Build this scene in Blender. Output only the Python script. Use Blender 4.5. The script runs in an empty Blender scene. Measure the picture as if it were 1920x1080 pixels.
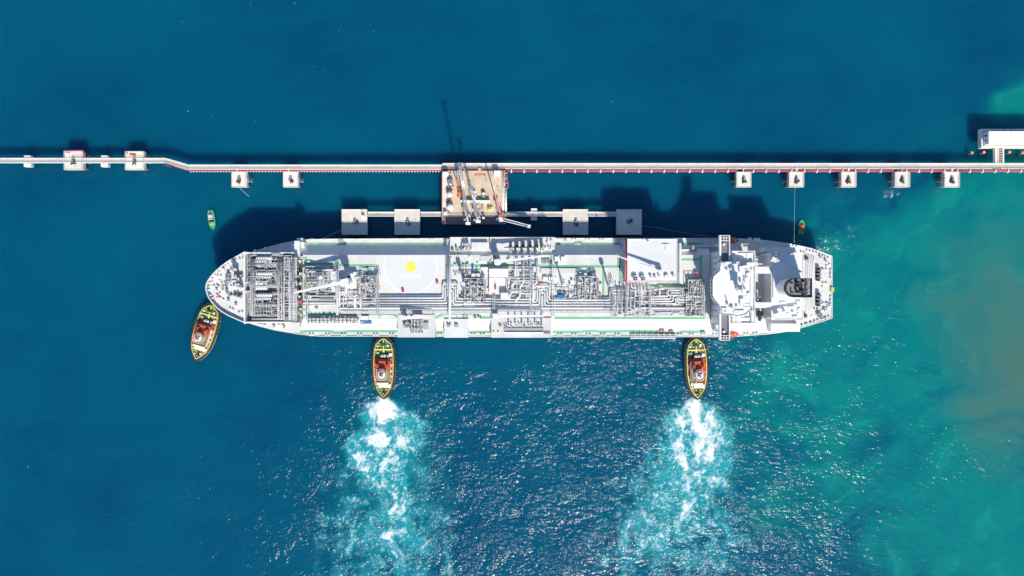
import bpy, math, random
import numpy as np
from mathutils import Vector
R = math.radians
SC = bpy.context.scene
COL = SC.collection
random.seed(4)

# ------------------------------------------------------------------ camera, sky, sun, exposure
CAM_H = 340.0                       # drone height above the water, looking straight down
M_PX = 0.2607                       # metres per photo pixel on the water
cam_d = bpy.data.cameras.new('camera')
cam_d.sensor_width = 36.0
cam_d.lens = 36.0 * CAM_H / (1920 * M_PX)
cam_d.clip_start = 1.0
cam_d.clip_end = 30000.0
cam = bpy.data.objects.new('camera', cam_d)
COL.objects.link(cam)
cam.location = (0, 0, CAM_H)
SC.camera = cam

SUN_EL, SUN_AZ = 44.0, 163.85       # azimuth clockwise from +Y
world = bpy.data.worlds.new('World')
SC.world = world
world.use_nodes = True
wn = world.node_tree
sky = wn.nodes.new('ShaderNodeTexSky')
sky.sky_type = 'NISHITA'
sky.sun_disc = False
sky.sun_elevation = R(SUN_EL)
sky.sun_rotation = R(SUN_AZ)
sky.altitude = 10
sky.air_density = 1.0
sky.dust_density = 0.2
sky.ozone_density = 5.0
wn.links.new(sky.outputs[0], wn.nodes['Background'].inputs[0])
wn.nodes['Background'].inputs[1].default_value = 0.125
sun_d = bpy.data.lights.new('sun', 'SUN')
sun_d.energy = 4.6
sun_d.angle = R(0.53)
sun_d.color = (1.0, 0.935, 0.825)
sun = bpy.data.objects.new('sun', sun_d)
COL.objects.link(sun)
sdir = Vector((math.sin(R(SUN_AZ)) * math.cos(R(SUN_EL)), math.cos(R(SUN_AZ)) * math.cos(R(SUN_EL)), math.sin(R(SUN_EL))))
sun.rotation_euler = sdir.to_track_quat('Z', 'Y').to_euler()
sun.location = sdir * 600
SC.view_settings.view_transform = 'Standard'
SC.view_settings.look = 'None'
SC.view_settings.exposure = 0.12
SC.view_settings.gamma = 1.0
SC.view_settings.use_curve_mapping = False
SC.render.engine = 'CYCLES'
SC.cycles.use_denoising = True
SC.cycles.denoiser = 'OPENIMAGEDENOISE'
SC.cycles.denoising_input_passes = 'RGB_ALBEDO_NORMAL'
SC.cycles.denoising_prefilter = 'ACCURATE'
SC.cycles.max_bounces = 6
SC.cycles.sample_clamp_indirect = 3.0

# ------------------------------------------------------------------ coordinates
def W(px, py, z=0.0):
    k = M_PX * (1 - z / CAM_H)
    return ((px - 960.0) * k, (540.0 - py) * k, z)

# ------------------------------------------------------------------ mesh builder
class MB:
    def __init__(s):
        s.v, s.f, s.sm = [], [], []
    def add(s, vs, fs, smooth=False):
        b = len(s.v)
        s.v.extend(vs)
        for f in fs:
            s.f.append([i + b for i in f]); s.sm.append(smooth)
        return s
    def box(s, x0, y0, z0, x1, y1, z1):
        x0, x1 = min(x0, x1), max(x0, x1); y0, y1 = min(y0, y1), max(y0, y1); z0, z1 = min(z0, z1), max(z0, z1)
        return s.add([(x0,y0,z0),(x1,y0,z0),(x1,y1,z0),(x0,y1,z0),(x0,y0,z1),(x1,y0,z1),(x1,y1,z1),(x0,y1,z1)],
                     [(3,2,1,0),(4,5,6,7),(0,1,5,4),(1,2,6,5),(2,3,7,6),(3,0,4,7)])
    def pbox(s, px0, py0, px1, py1, z0, z1):           # rectangle as seen in the photo at its top
        a = W(px0, py0, z1); b = W(px1, py1, z1)
        return s.box(a[0], a[1], z0, b[0], b[1], z1)
    def cbox(s, c, sx, sy, sz, rot=0.0):
        ca, sa = math.cos(rot), math.sin(rot)
        vs = []
        for dz in (0, sz):
            for dx, dy in ((-sx/2,-sy/2),(sx/2,-sy/2),(sx/2,sy/2),(-sx/2,sy/2)):
                vs.append((c[0]+dx*ca-dy*sa, c[1]+dx*sa+dy*ca, c[2]+dz))
        return s.add(vs, [(3,2,1,0),(4,5,6,7),(0,1,5,4),(1,2,6,5),(2,3,7,6),(3,0,4,7)])
    def prism(s, top, z0, z1, bottom=None, zs=None):
        n = len(top); bottom = bottom or top
        a = sum(top[i][0]*top[(i+1)%n][1]-top[(i+1)%n][0]*top[i][1] for i in range(n))
        if a < 0: top = top[::-1]; bottom = bottom[::-1]
        vs = [(p[0],p[1],z0) for p in bottom]+[(p[0],p[1],z1) for p in top]
        return s.add(vs, [list(range(n))[::-1], list(range(n,2*n))]+[(i,(i+1)%n,n+(i+1)%n,n+i) for i in range(n)])
    def wall(s, pts, th, z0, z1, closed=True):          # thin wall following an outline
        n = len(pts); P = [Vector((p[0],p[1])) for p in pts]
        a = sum(P[i].x*P[(i+1)%n].y-P[(i+1)%n].x*P[i].y for i in range(n))
        sg = 1 if a > 0 else -1
        ins = []
        for i in range(n):
            e0 = P[i]-P[i-1] if (closed or i) else P[1]-P[0]
            e1 = P[(i+1)%n]-P[i] if (closed or i < n-1) else P[i]-P[i-1]
            n0 = Vector((-e0.y,e0.x)).normalized(); n1 = Vector((-e1.y,e1.x)).normalized()
            m = (n0+n1); m = m.normalized() if m.length > 1e-6 else n0
            d = th/max(0.5, m.dot(n0))
            ins.append(P[i]+m*d*sg)
        vs = [(p.x,p.y,z0) for p in P]+[(p.x,p.y,z1) for p in P]+[(p.x,p.y,z0) for p in ins]+[(p.x,p.y,z1) for p in ins]
        fs = []
        for i in range(n if closed else n-1):
            j = (i+1)%n
            for q in ((i,j,n+j,n+i),(2*n+j,2*n+i,3*n+i,3*n+j),(n+i,n+j,3*n+j,3*n+i),(j,i,2*n+i,2*n+j)):
                fs.append(q if sg > 0 else q[::-1])
        if not closed:
            for i in (0, n-1):
                q = (i, n+i, 3*n+i, 2*n+i); fs.append(q if (i == 0) == (sg > 0) else q[::-1])
        return s.add(vs, fs)
    def tube(s, pts, r, n=8, caps=True, smooth=True):
        P = [Vector(p) for p in pts]; m = len(P)
        rr = r if isinstance(r, (list, tuple)) else [r]*m
        vs = []; up = None
        for i in range(m):
            t = (P[min(i+1,m-1)]-P[max(i-1,0)])
            t = t.normalized() if t.length > 1e-9 else Vector((0,0,1))
            if up is None:
                up = Vector((0,0,1)) if abs(t.z) < 0.9 else Vector((1,0,0))
            u = (up - t*up.dot(t))
            if u.length < 1e-4:
                u = Vector((1,0,0)) - t*t.x
            u.normalize(); up = u
            w = t.cross(u)
            for k in range(n):
                a = 2*math.pi*k/n
                q = P[i]+(u*math.cos(a)+w*math.sin(a))*rr[i]
                vs.append((q.x,q.y,q.z))
        fs = [(i*n+k, i*n+(k+1)%n, (i+1)*n+(k+1)%n, (i+1)*n+k) for i in range(m-1) for k in range(n)]
        s.add(vs, fs, smooth)
        if caps:
            b = len(s.v)-len(vs)
            s.f.append([b+k for k in range(n)][::-1]); s.sm.append(False)
            s.f.append([b+(m-1)*n+k for k in range(n)]); s.sm.append(False)
        return s
    def cyl(s, x, y, z0, z1, r, r1=None, n=14):
        return s.tube([(x,y,z0),(x,y,z1)], [r, r if r1 is None else r1], n)
    def vessel(s, p0, p1, r, n=14):                     # cylinder with dished ends
        a, b = Vector(p0), Vector(p1); d = (b-a).normalized()
        pts = [a, a+d*r*0.06, a+d*r*0.25, a+d*r*0.6, b-d*r*0.6, b-d*r*0.25, b-d*r*0.06, b]
        return s.tube(pts, [r*0.05, r*0.45, r*0.8, r, r, r*0.8, r*0.45, r*0.05], n)
    def dome(s, x, y, z, r, h, n=16, k=4):
        pts = [(x,y,z+h*math.sin(math.pi/2*i/k)) for i in range(k+1)]
        return s.tube(pts, [max(0.02, r*math.cos(math.pi/2*i/k)) for i in range(k+1)], n, caps=True)
    def bar(s, p0, p1, w, h=None):
        h = h or w
        a, b = Vector(p0), Vector(p1); t = (b-a).normalized()
        u = Vector((0,0,1)) if abs(t.z) < 0.95 else Vector((0,1,0))
        sd = t.cross(u).normalized(); u = sd.cross(t).normalized()
        vs = []
        for p in (a, b):
            for i, j in ((-1,-1),(1,-1),(1,1),(-1,1)):
                q = p+sd*i*w/2+u*j*h/2; vs.append((q.x,q.y,q.z))
        return s.add(vs, [(3,2,1,0),(4,5,6,7),(0,1,5,4),(1,2,6,5),(2,3,7,6),(3,0,4,7)])
    def ring(s, x, y, z, r0, r1, n=48, a0=0, a1=2*math.pi, h=0.0):
        vs = []; fs = []
        for i in range(n+1):
            a = a0+(a1-a0)*i/n
            vs += [(x+r0*math.cos(a), y+r0*math.sin(a), z), (x+r1*math.cos(a), y+r1*math.sin(a), z)]
            if i: fs.append((2*i-2, 2*i-1, 2*i+1, 2*i))
        return s.add(vs, fs)
    def torus(s, c, R0, r, n=14, m=6, axis='z', rot=0):
        vs = []; fs = []
        for i in range(n):
            a = 2*math.pi*i/n
            for k in range(m):
                b = 2*math.pi*k/m
                q = Vector(((R0+r*math.cos(b))*math.cos(a), (R0+r*math.cos(b))*math.sin(a), r*math.sin(b)))
                if axis == 'x': q = Vector((q.z, q.x, q.y))
                if axis == 'r':
                    q = Vector((q.z, q.x, q.y)); ca, sa = math.cos(rot), math.sin(rot)
                    q = Vector((q.x*ca-q.y*sa, q.x*sa+q.y*ca, q.z))
                vs.append((c[0]+q.x, c[1]+q.y, c[2]+q.z))
                fs.append((i*m+k, ((i+1)%n)*m+k, ((i+1)%n)*m+(k+1)%m, i*m+(k+1)%m))
        return s.add(vs, fs, True)
    def strip(s, pts, w, z):                            # painted band along a path
        P = [Vector((p[0],p[1])) for p in pts]; vs = []; n = len(P)
        for i in range(n):
            e0 = (P[i]-P[i-1]).normalized() if i else (P[1]-P[0]).normalized()
            e1 = (P[i+1]-P[i]).normalized() if i < n-1 else e0
            m = Vector((-e0.y-e1.y, e0.x+e1.x)).normalized()
            d = w/2/max(0.5, m.dot(Vector((-e0.y,e0.x))))
            vs += [(P[i].x+m.x*d, P[i].y+m.y*d, z), (P[i].x-m.x*d, P[i].y-m.y*d, z)]
        return s.add(vs, [(2*i+1, 2*i+3, 2*i+2, 2*i) for i in range(n-1)])
    def rail(s, pts, h=1.1, r=0.05, step=2.4, bars=2):   # hand rail: posts and bars
        for a, b in zip(pts[:-1], pts[1:]):
            A, B = Vector(a), Vector(b); L = (B-A).length
            k = max(1, int(L/step))
            for i in range(k+1):
                p = A+(B-A)*i/k
                s.bar(p, p+Vector((0,0,h)), r*1.4)
            for j in range(1, bars+1):
                s.bar(A+Vector((0,0,h*j/bars)), B+Vector((0,0,h*j/bars)), r*1.4)
        return s
    def mesh(s, name, mat):
        me = bpy.data.meshes.new(name)
        me.from_pydata(s.v, [], s.f)
        if any(s.sm): me.polygons.foreach_set('use_smooth', s.sm)
        me.materials.append(mat)
        me.update()
        return me
    def build(s, name, mat, parent=None, stuff=False, label=None):
        return place(name, s.mesh(name, mat), parent, stuff=stuff, label=label)

def wpos(o):
    p = Vector((0,0,0))
    while o is not None:
        p += o.location; o = o.parent
    return p
def place(name, me, parent=None, loc=(0,0,0), rot=0.0, stuff=False, label=None, local=False):
    o = bpy.data.objects.new(name, me)
    COL.objects.link(o)
    L = Vector(loc)
    if parent is not None:
        o.parent = parent
        if not local: L = L - wpos(parent)
    o.location = L
    o.rotation_euler = (0,0,rot)
    if stuff: o['kind'] = 'stuff'
    if label: o['label'] = label
    return o
def thing(name, label, cat, loc=(0,0,0), rot=0.0, group=None):
    o = bpy.data.objects.new(name, None)
    o.empty_display_size = 0.5
    COL.objects.link(o)
    o.location = loc; o.rotation_euler = (0,0,rot)
    return tag(o, label, cat, group)
def tag(o, label, cat, group=None):
    o['label'] = label; o['category'] = cat
    if group: o['group'] = group
    return o
def copy_tree(o, parent=None):
    c = o.copy(); COL.objects.link(c); c.parent = parent
    for ch in o.children: copy_tree(ch, c)
    return c
def bend(pts, r=1.0, k=3):                               # round the corners of a pipe run
    P = [Vector(p) for p in pts]; out = [P[0]]
    for i in range(1, len(P)-1):
        a, b, c = P[i-1], P[i], P[i+1]
        d = min(r, (a-b).length*0.45, (c-b).length*0.45)
        p = b+(a-b).normalized()*d; q = b+(c-b).normalized()*d
        for j in range(k+1):
            t = j/k
            out.append(p*(1-t)**2+b*2*t*(1-t)+q*t*t)
    return out+[P[-1]]

# ------------------------------------------------------------------ materials
def mat(name, col, rough=0.5, var=0.08, scale=0.5, metal=0.0, col2=None, stain=0.0, bump=0.0, ior=1.45):
    m = bpy.data.materials.new(name); m.use_nodes = True
    nt = m.node_tree; N = nt.nodes; L = nt.links
    b = N['Principled BSDF']
    b.inputs['Roughness'].default_value = rough
    b.inputs['Metallic'].default_value = metal
    tc = N.new('ShaderNodeTexCoord')
    n1 = N.new('ShaderNodeTexNoise'); n1.inputs['Scale'].default_value = scale; n1.inputs['Detail'].default_value = 6
    L.new(tc.outputs['Object'], n1.inputs['Vector'])
    oi = N.new('ShaderNodeObjectInfo')
    ad = N.new('ShaderNodeMath'); ad.operation = 'MULTIPLY_ADD'
    ad.inputs[1].default_value = 0.35; L.new(oi.outputs['Random'], ad.inputs[0]); L.new(n1.outputs['Fac'], ad.inputs[2])
    mr = N.new('ShaderNodeMapRange')
    mr.inputs['From Min'].default_value = 0.45; mr.inputs['From Max'].default_value = 0.9
    mr.inputs['To Min'].default_value = 1-var; mr.inputs['To Max'].default_value = 1+var*0.5
    L.new(ad.outputs[0], mr.inputs['Value'])
    mx = N.new('ShaderNodeMix'); mx.data_type = 'RGBA'; mx.blend_type = 'MULTIPLY'
    mx.inputs[0].default_value = 1.0
    mx.inputs[6].default_value = (*col, 1)
    L.new(mr.outputs[0], mx.inputs[7])
    last = mx.outputs[2]
    if stain > 0:
        n2 = N.new('ShaderNodeTexNoise'); n2.inputs['Scale'].default_value = scale*3.1; n2.inputs['Detail'].default_value = 8
        n2.inputs['Roughness'].default_value = 0.7
        L.new(tc.outputs['Object'], n2.inputs['Vector'])
        cr = N.new('ShaderNodeMapRange'); cr.inputs['From Min'].default_value = 0.56; cr.inputs['From Max'].default_value = 0.76
        cr.inputs['To Max'].default_value = stain
        L.new(n2.outputs['Fac'], cr.inputs['Value'])
        m2 = N.new('ShaderNodeMix'); m2.data_type = 'RGBA'
        m2.inputs[7].default_value = (*(col2 or (0.25,0.17,0.10)), 1)
        L.new(cr.outputs[0], m2.inputs[0]); L.new(last, m2.inputs[6]); last = m2.outputs[2]
    L.new(last, b.inputs['Base Color'])
    if bump > 0:
        bp = N.new('ShaderNodeBump'); bp.inputs['Strength'].default_value = bump; bp.inputs['Distance'].default_value = 0.1
        L.new(n1.outputs['Fac'], bp.inputs['Height']); L.new(bp.outputs[0], b.inputs['Normal'])
    return m
M = {}
M['white'] = mat('white_paint', (0.78,0.78,0.765), 0.5, 0.10, 0.16, stain=0.30, col2=(0.55,0.50,0.43))
M['deck'] = mat('deck_paint', (0.70,0.695,0.675), 0.6, 0.14, 0.16, stain=0.65, col2=(0.50,0.44,0.36))
M['pad'] = mat('pad_paint', (0.70,0.705,0.70), 0.6, 0.06, 0.1, stain=0.15, col2=(0.5,0.48,0.45))
M['pipe'] = mat('pipe_paint', (0.72,0.72,0.72), 0.42, 0.12, 0.6, stain=0.2, col2=(0.42,0.38,0.33))
M['frost'] = mat('pipe_grey', (0.57,0.57,0.57), 0.5, 0.2, 0.8, stain=0.3, col2=(0.25,0.22,0.2))
M['steel'] = mat('grey_steel', (0.39,0.40,0.41), 0.5, 0.2, 0.7, stain=0.3)
M['grating'] = mat('steel_grating', (0.20,0.20,0.21), 0.7, 0.2, 0.9, stain=0.25)
M['dark'] = mat('dark_steel', (0.055,0.058,0.064), 0.5, 0.25, 1.2)
M['black'] = mat('black_paint', (0.03,0.03,0.032), 0.5, 0.25, 0.8)
M['rubber'] = mat('black_rubber', (0.045,0.043,0.042), 0.85, 0.3, 1.5, stain=0.3, col2=(0.16,0.14,0.12))
M['walk'] = mat('green_walkway_paint', (0.19,0.50,0.27), 0.6, 0.12, 0.3, stain=0.2, col2=(0.35,0.42,0.33))
M['yellow'] = mat('yellow_paint', (0.88,0.80,0.12), 0.5, 0.1, 0.6, stain=0.15)
M['paleyellow'] = mat('pale_yellow_paint', (0.80,0.78,0.45), 0.6, 0.1, 0.3)
M['mark'] = mat('white_marking', (0.86,0.86,0.85), 0.55, 0.04, 0.4)
M['red'] = mat('red_paint', (0.60,0.11,0.13), 0.5, 0.15, 0.5, stain=0.15, col2=(0.30,0.10,0.08))
M['orange'] = mat('orange_paint', (0.72,0.20,0.06), 0.5, 0.15, 0.8, stain=0.15)
M['green'] = mat('green_deck_paint', (0.14,0.34,0.16), 0.6, 0.2, 0.8, stain=0.4, col2=(0.32,0.36,0.25))
M['redl'] = mat('red_deck_paint', (0.70,0.10,0.04), 0.6, 0.2, 0.8, stain=0.35, col2=(0.30,0.14,0.08))
M['bgreen'] = mat('boat_green', (0.14,0.50,0.22), 0.5, 0.15, 1.0, stain=0.25, col2=(0.45,0.55,0.45))
M['blue'] = mat('blue_paint', (0.04,0.20,0.42), 0.5, 0.15, 0.8)
M['hull'] = mat('hull_paint', (0.05,0.09,0.16), 0.45, 0.15, 0.2, stain=0.2)
M['antifoul'] = mat('red_boot_topping', (0.23,0.04,0.03), 0.7, 0.2, 0.3)
M['concrete'] = mat('concrete', (0.76,0.72,0.63), 0.85, 0.14, 0.35, stain=0.35, col2=(0.55,0.49,0.38))
M['sandcon'] = mat('dusty_concrete', (0.68,0.55,0.39), 0.9, 0.2, 0.22, stain=0.5, col2=(0.38,0.29,0.20))
M['pile'] = mat('pile_steel', (0.10,0.09,0.085), 0.8, 0.3, 0.5, stain=0.5, col2=(0.22,0.12,0.06))
M['pilecap'] = mat('pile_cap', (0.62,0.30,0.16), 0.7, 0.2, 1.0)
M['tugyellow'] = mat('worn_yellow', (0.66,0.62,0.16), 0.6, 0.2, 1.2, stain=0.5, col2=(0.40,0.40,0.22))
M['funnelgrey'] = mat('funnel_grey', (0.27,0.265,0.26), 0.7, 0.2, 0.6, stain=0.3, col2=(0.18,0.17,0.16))
M['walkcon'] = mat('walkway_concrete', (0.71,0.665,0.585), 0.85, 0.16, 0.5, stain=0.4, col2=(0.45,0.38,0.32))
M['glass'] = mat('dark_glass', (0.02,0.03,0.04), 0.08, 0.1, 1.0)
M['bridgedeck'] = mat('grey_deck', (0.20,0.20,0.215), 0.75, 0.12, 0.5, stain=0.2, col2=(0.28,0.27,0.26))
M['rope'] = mat('rope', (0.62,0.62,0.56), 0.9, 0.15, 2.0)
M['alu'] = mat('aluminium', (0.60,0.62,0.64), 0.3, 0.1, 0.6, metal=0.7)
M['maroon'] = mat('lifeboat_orange', (0.66,0.10,0.05), 0.45, 0.1, 0.8)

# ------------------------------------------------------------------ turbulent fields for the sea (foam, sediment)
_rs = np.random.RandomState(7)
_G = _rs.uniform(0, 2*np.pi, (256,256))
def gnoise(x, y, seed=0):
    x = x+seed*17.31; y = y+seed*9.73
    xi = np.floor(x).astype(int); yi = np.floor(y).astype(int); fx = x-xi; fy = y-yi
    u = fx*fx*fx*(fx*(fx*6-15)+10); v = fy*fy*fy*(fy*(fy*6-15)+10)
    def g(ix, iy, dx, dy):
        a = _G[iy & 255, ix & 255]; return np.cos(a)*dx+np.sin(a)*dy
    a = g(xi,yi,fx,fy); b = g(xi+1,yi,fx-1,fy); c = g(xi,yi+1,fx,fy-1); d = g(xi+1,yi+1,fx-1,fy-1)
    return (a*(1-u)+b*u)*(1-v)+(c*(1-u)+d*u)*v
def fbm(x, y, s, oc=5, seed=0, gain=0.5):
    t = 0; a = 1.0; f = 1.0/s
    for o in range(oc):
        t = t+a*gnoise(x*f, y*f, seed+o*3); a *= gain; f *= 2.03
    return t
def ridge(x, y, s, oc=4, seed=0, gain=0.55):
    t = 0; a = 1.0; f = 1.0/s; n = 0
    for o in range(oc):
        t = t+a*(1-np.minimum(1, np.abs(gnoise(x*f, y*f, seed+o*5))*3.2)); n += a; a *= gain; f *= 2.1
    return t/n
def twirl(x, y, vort):
    for cx, cy, r, an in vort:
        dx = x-cx; dy = y-cy; th = an*np.exp(-(dx*dx+dy*dy)/(r*r)); c = np.cos(th); s = np.sin(th)
        x = cx+dx*c-dy*s; y = cy+dx*s+dy*c
    return x, y
def sstep(v, a, b):
    t = np.clip((v-a)/(b-a), 0, 1); return t*t*(3-2*t)
def wake_fields(PX, PY):
    white = np.zeros_like(PX); aer = np.zeros_like(PX)
    def bl(cx, cy, rx, ry, ang=0.0, X=None, Y=None, p=1.3):
        c, s = math.cos(R(ang)), math.sin(R(ang)); X = PX if X is None else X; Y = PY if Y is None else Y
        u = ((X-cx)*c+(Y-cy)*s)/rx; v = (-(X-cx)*s+(Y-cy)*c)/ry
        return np.exp(-(u*u+v*v)**p)
    specs = [(11, 719.0, 746.0, [(717,768,26,30,1.0,0),(708,800,24,34,.75,12),(728,838,30,30,.72,35),(770,800,28,44,.52,0),(683,850,30,30,.55,0),(705,876,40,20,.5,15),
                                 (752,880,44,36,.42,0),(742,945,26,80,.42,-4),(700,960,50,60,.28,0),(772,975,50,60,.30,0),(660,1040,60,60,.26,0),(745,1060,70,50,.30,0),(640,930,50,80,.16,0),(830,1000,60,110,.17,0),(690,760,20,30,.3,0),(755,765,26,22,.34,0)]),
             (23, 1304.0, 748.0, [(1306,770,28,30,1.0,0),(1280,800,26,30,.7,25),(1318,812,34,40,.78,0),(1292,850,36,36,.62,0),(1330,850,24,40,.55,0),(1302,886,36,26,.55,0),
                                  (1250,880,34,50,.36,0),(1350,830,22,60,.34,0),(1275,935,60,56,.36,0),(1325,940,40,50,.28,0),(1245,990,60,50,.30,0),(1290,1040,90,60,.28,0),(1190,970,50,110,.20,0),(1150,1050,90,60,.18,0),(1380,1030,70,70,.15,0)])]
    for seed, sx, sy, blobs in specs:
        rs = np.random.RandomState(seed)
        m = (PX > sx-260) & (PX < sx+260) & (PY > sy-40)
        X, Y = PX[m], PY[m]
        vort = []
        for k in range(70):
            t = rs.rand()**0.8; yy = sy+10+t*360; half = 30+t*75
            r = rs.uniform(9, 34)*(0.7+0.6*t); vort.append((sx+rs.normal(0, .5)*half+rs.choice((-1,1))*half*.35, yy, r, rs.choice((-1,1))*rs.uniform(0.2,0.85)))
        vort.sort(key=lambda v: -v[2])
        # swirled coordinates and the stretched foam they carry
        x1, y1 = twirl(X, Y, vort)
        F = np.zeros_like(X)
        x2 = X+(x1-X)*.35+fbm(X, Y, 30, 4, seed)*16; y2 = Y+(y1-Y)*.35+fbm(X, Y, 30, 4, seed+9)*16
        for b in blobs: F = 1-(1-F)*(1-b[4]*(1.0 if b[1] < sy+115 else .78)*bl(b[0], b[1], b[2]*1.22, b[3]*1.15, b[5], x2, y2, 1.3 if b[1] < sy+115 else .85))
        x3 = x1+fbm(X, Y, 11, 3, seed+2, .55)*8; y3 = y1+fbm(X, Y, 11, 3, seed+5, .55)*8
        cl = fbm(x3, y3*.8, 30, 6, seed+20, .58)
        rd = ridge(x3, y3*.85, 24, 4, seed+30)
        x4 = X+fbm(X, Y, 7, 3, seed+12, .6)*7; y4 = Y+fbm(X, Y, 7, 3, seed+15, .6)*7
        rf = ridge(x4, y4, 13, 3, seed+40)
        cw = .40+.45*sstep(Y-sy, 25, 120)
        w = sstep(F+cw*cl+.55*(rd-.60)+.20*(rf-.6), .52, 1.0)
        w = w*(.55+.45*sstep(ridge(x4, y4, 8, 3, seed+60)+.5*F, .45, 1.0))
        lace = 1.15*sstep(rd, .66, .95)*sstep(F+.45*cl, .12, .62)
        lace = np.maximum(lace, .95*sstep(rf, .68, .95)*sstep(F+.55*cl, .08, .55))
        W_ = np.clip(np.maximum(w, lace*.74), 0, 1)
        near = np.hypot((X-sx)/1.0, (Y-sy-14)/1.25)
        W_ = np.maximum(W_, .95*sstep(30-near+cl*30, 0, 18))
        W_ = W_*sstep(F, .02, .22)
        edge = sstep(Y+fbm(X, Y, 14, 3, seed+50)*14, sy-10+np.abs(X-sx)*.55, sy+4+np.abs(X-sx)*.60)
        white[m] = np.maximum(white[m], W_*edge)
        a_ = sstep(F+.38*cl, .06, .62)*sstep(F, .02, .26)
        aer[m] = np.maximum(aer[m], a_*edge)
    # loose foam by the quarter of the ship and below a dolphin
    for seed, bs in ((41, [(1560,452,24,15,.46,-20),(1586,436,15,15,.34,0),(1543,466,15,8,.42,20)]),(43, [(1672,366,28,11,.30,0)]),(47,[(1612,428,30,16,.14,0),(1830,790,60,20,.12,-15)])):
        F = np.zeros_like(PX)
        for b in bs: F = np.maximum(F, b[4]*bl(b[0], b[1], b[2], b[3], b[5]))
        m = F > .02
        X, Y = PX[m], PY[m]
        x1 = X+fbm(X,Y,12,3,seed)*9; y1 = Y+fbm(X,Y,12,3,seed+3)*9
        white[m] = np.maximum(white[m], .8*sstep(ridge(x1,y1,9,3,seed), .66,.9)*sstep(F[m], .08, .45))
    return white, aer

def plume_fields(PX, PY, turq, silt):
    rs = np.random.RandomState(5)
    m = PX > 1250
    X, Y = PX[m], PY[m]
    vort = [(rs.uniform(1400,1950), rs.uniform(120,1060), rs.uniform(40,120), rs.choice((-1,1))*rs.uniform(.3,.9)) for _ in range(40)]
    x, y = twirl(X, Y, vort)
    x = x+fbm(X, Y, 60, 3, 3)*34; y = y+fbm(X, Y, 60, 3, 6)*34
    c, s = math.cos(R(-28)), math.sin(R(-28))
    u = (x*c+y*s)*.42; v = -x*s+y*c
    cl = fbm(u, v, 70, 6, 8, .55); rd = ridge(u, v, 95, 4, 12)
    t2 = turq.copy(); s2 = silt.copy()
    t2[m] = sstep(turq[m]+(.45*cl+.12*(rd-.6))*sstep(turq[m],0.02,.35), .02, .92)
    s2[m] = sstep(silt[m]+(.30*cl+.05*(rd-.6)), .14, 1.15)*sstep(silt[m], .06, .45)
    st = np.zeros_like(PX); st[m] = np.clip(sstep(rd+.3*cl, .62, .98), 0, 1)*sstep(turq[m], .12, .6)
    return t2, s2, st

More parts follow.
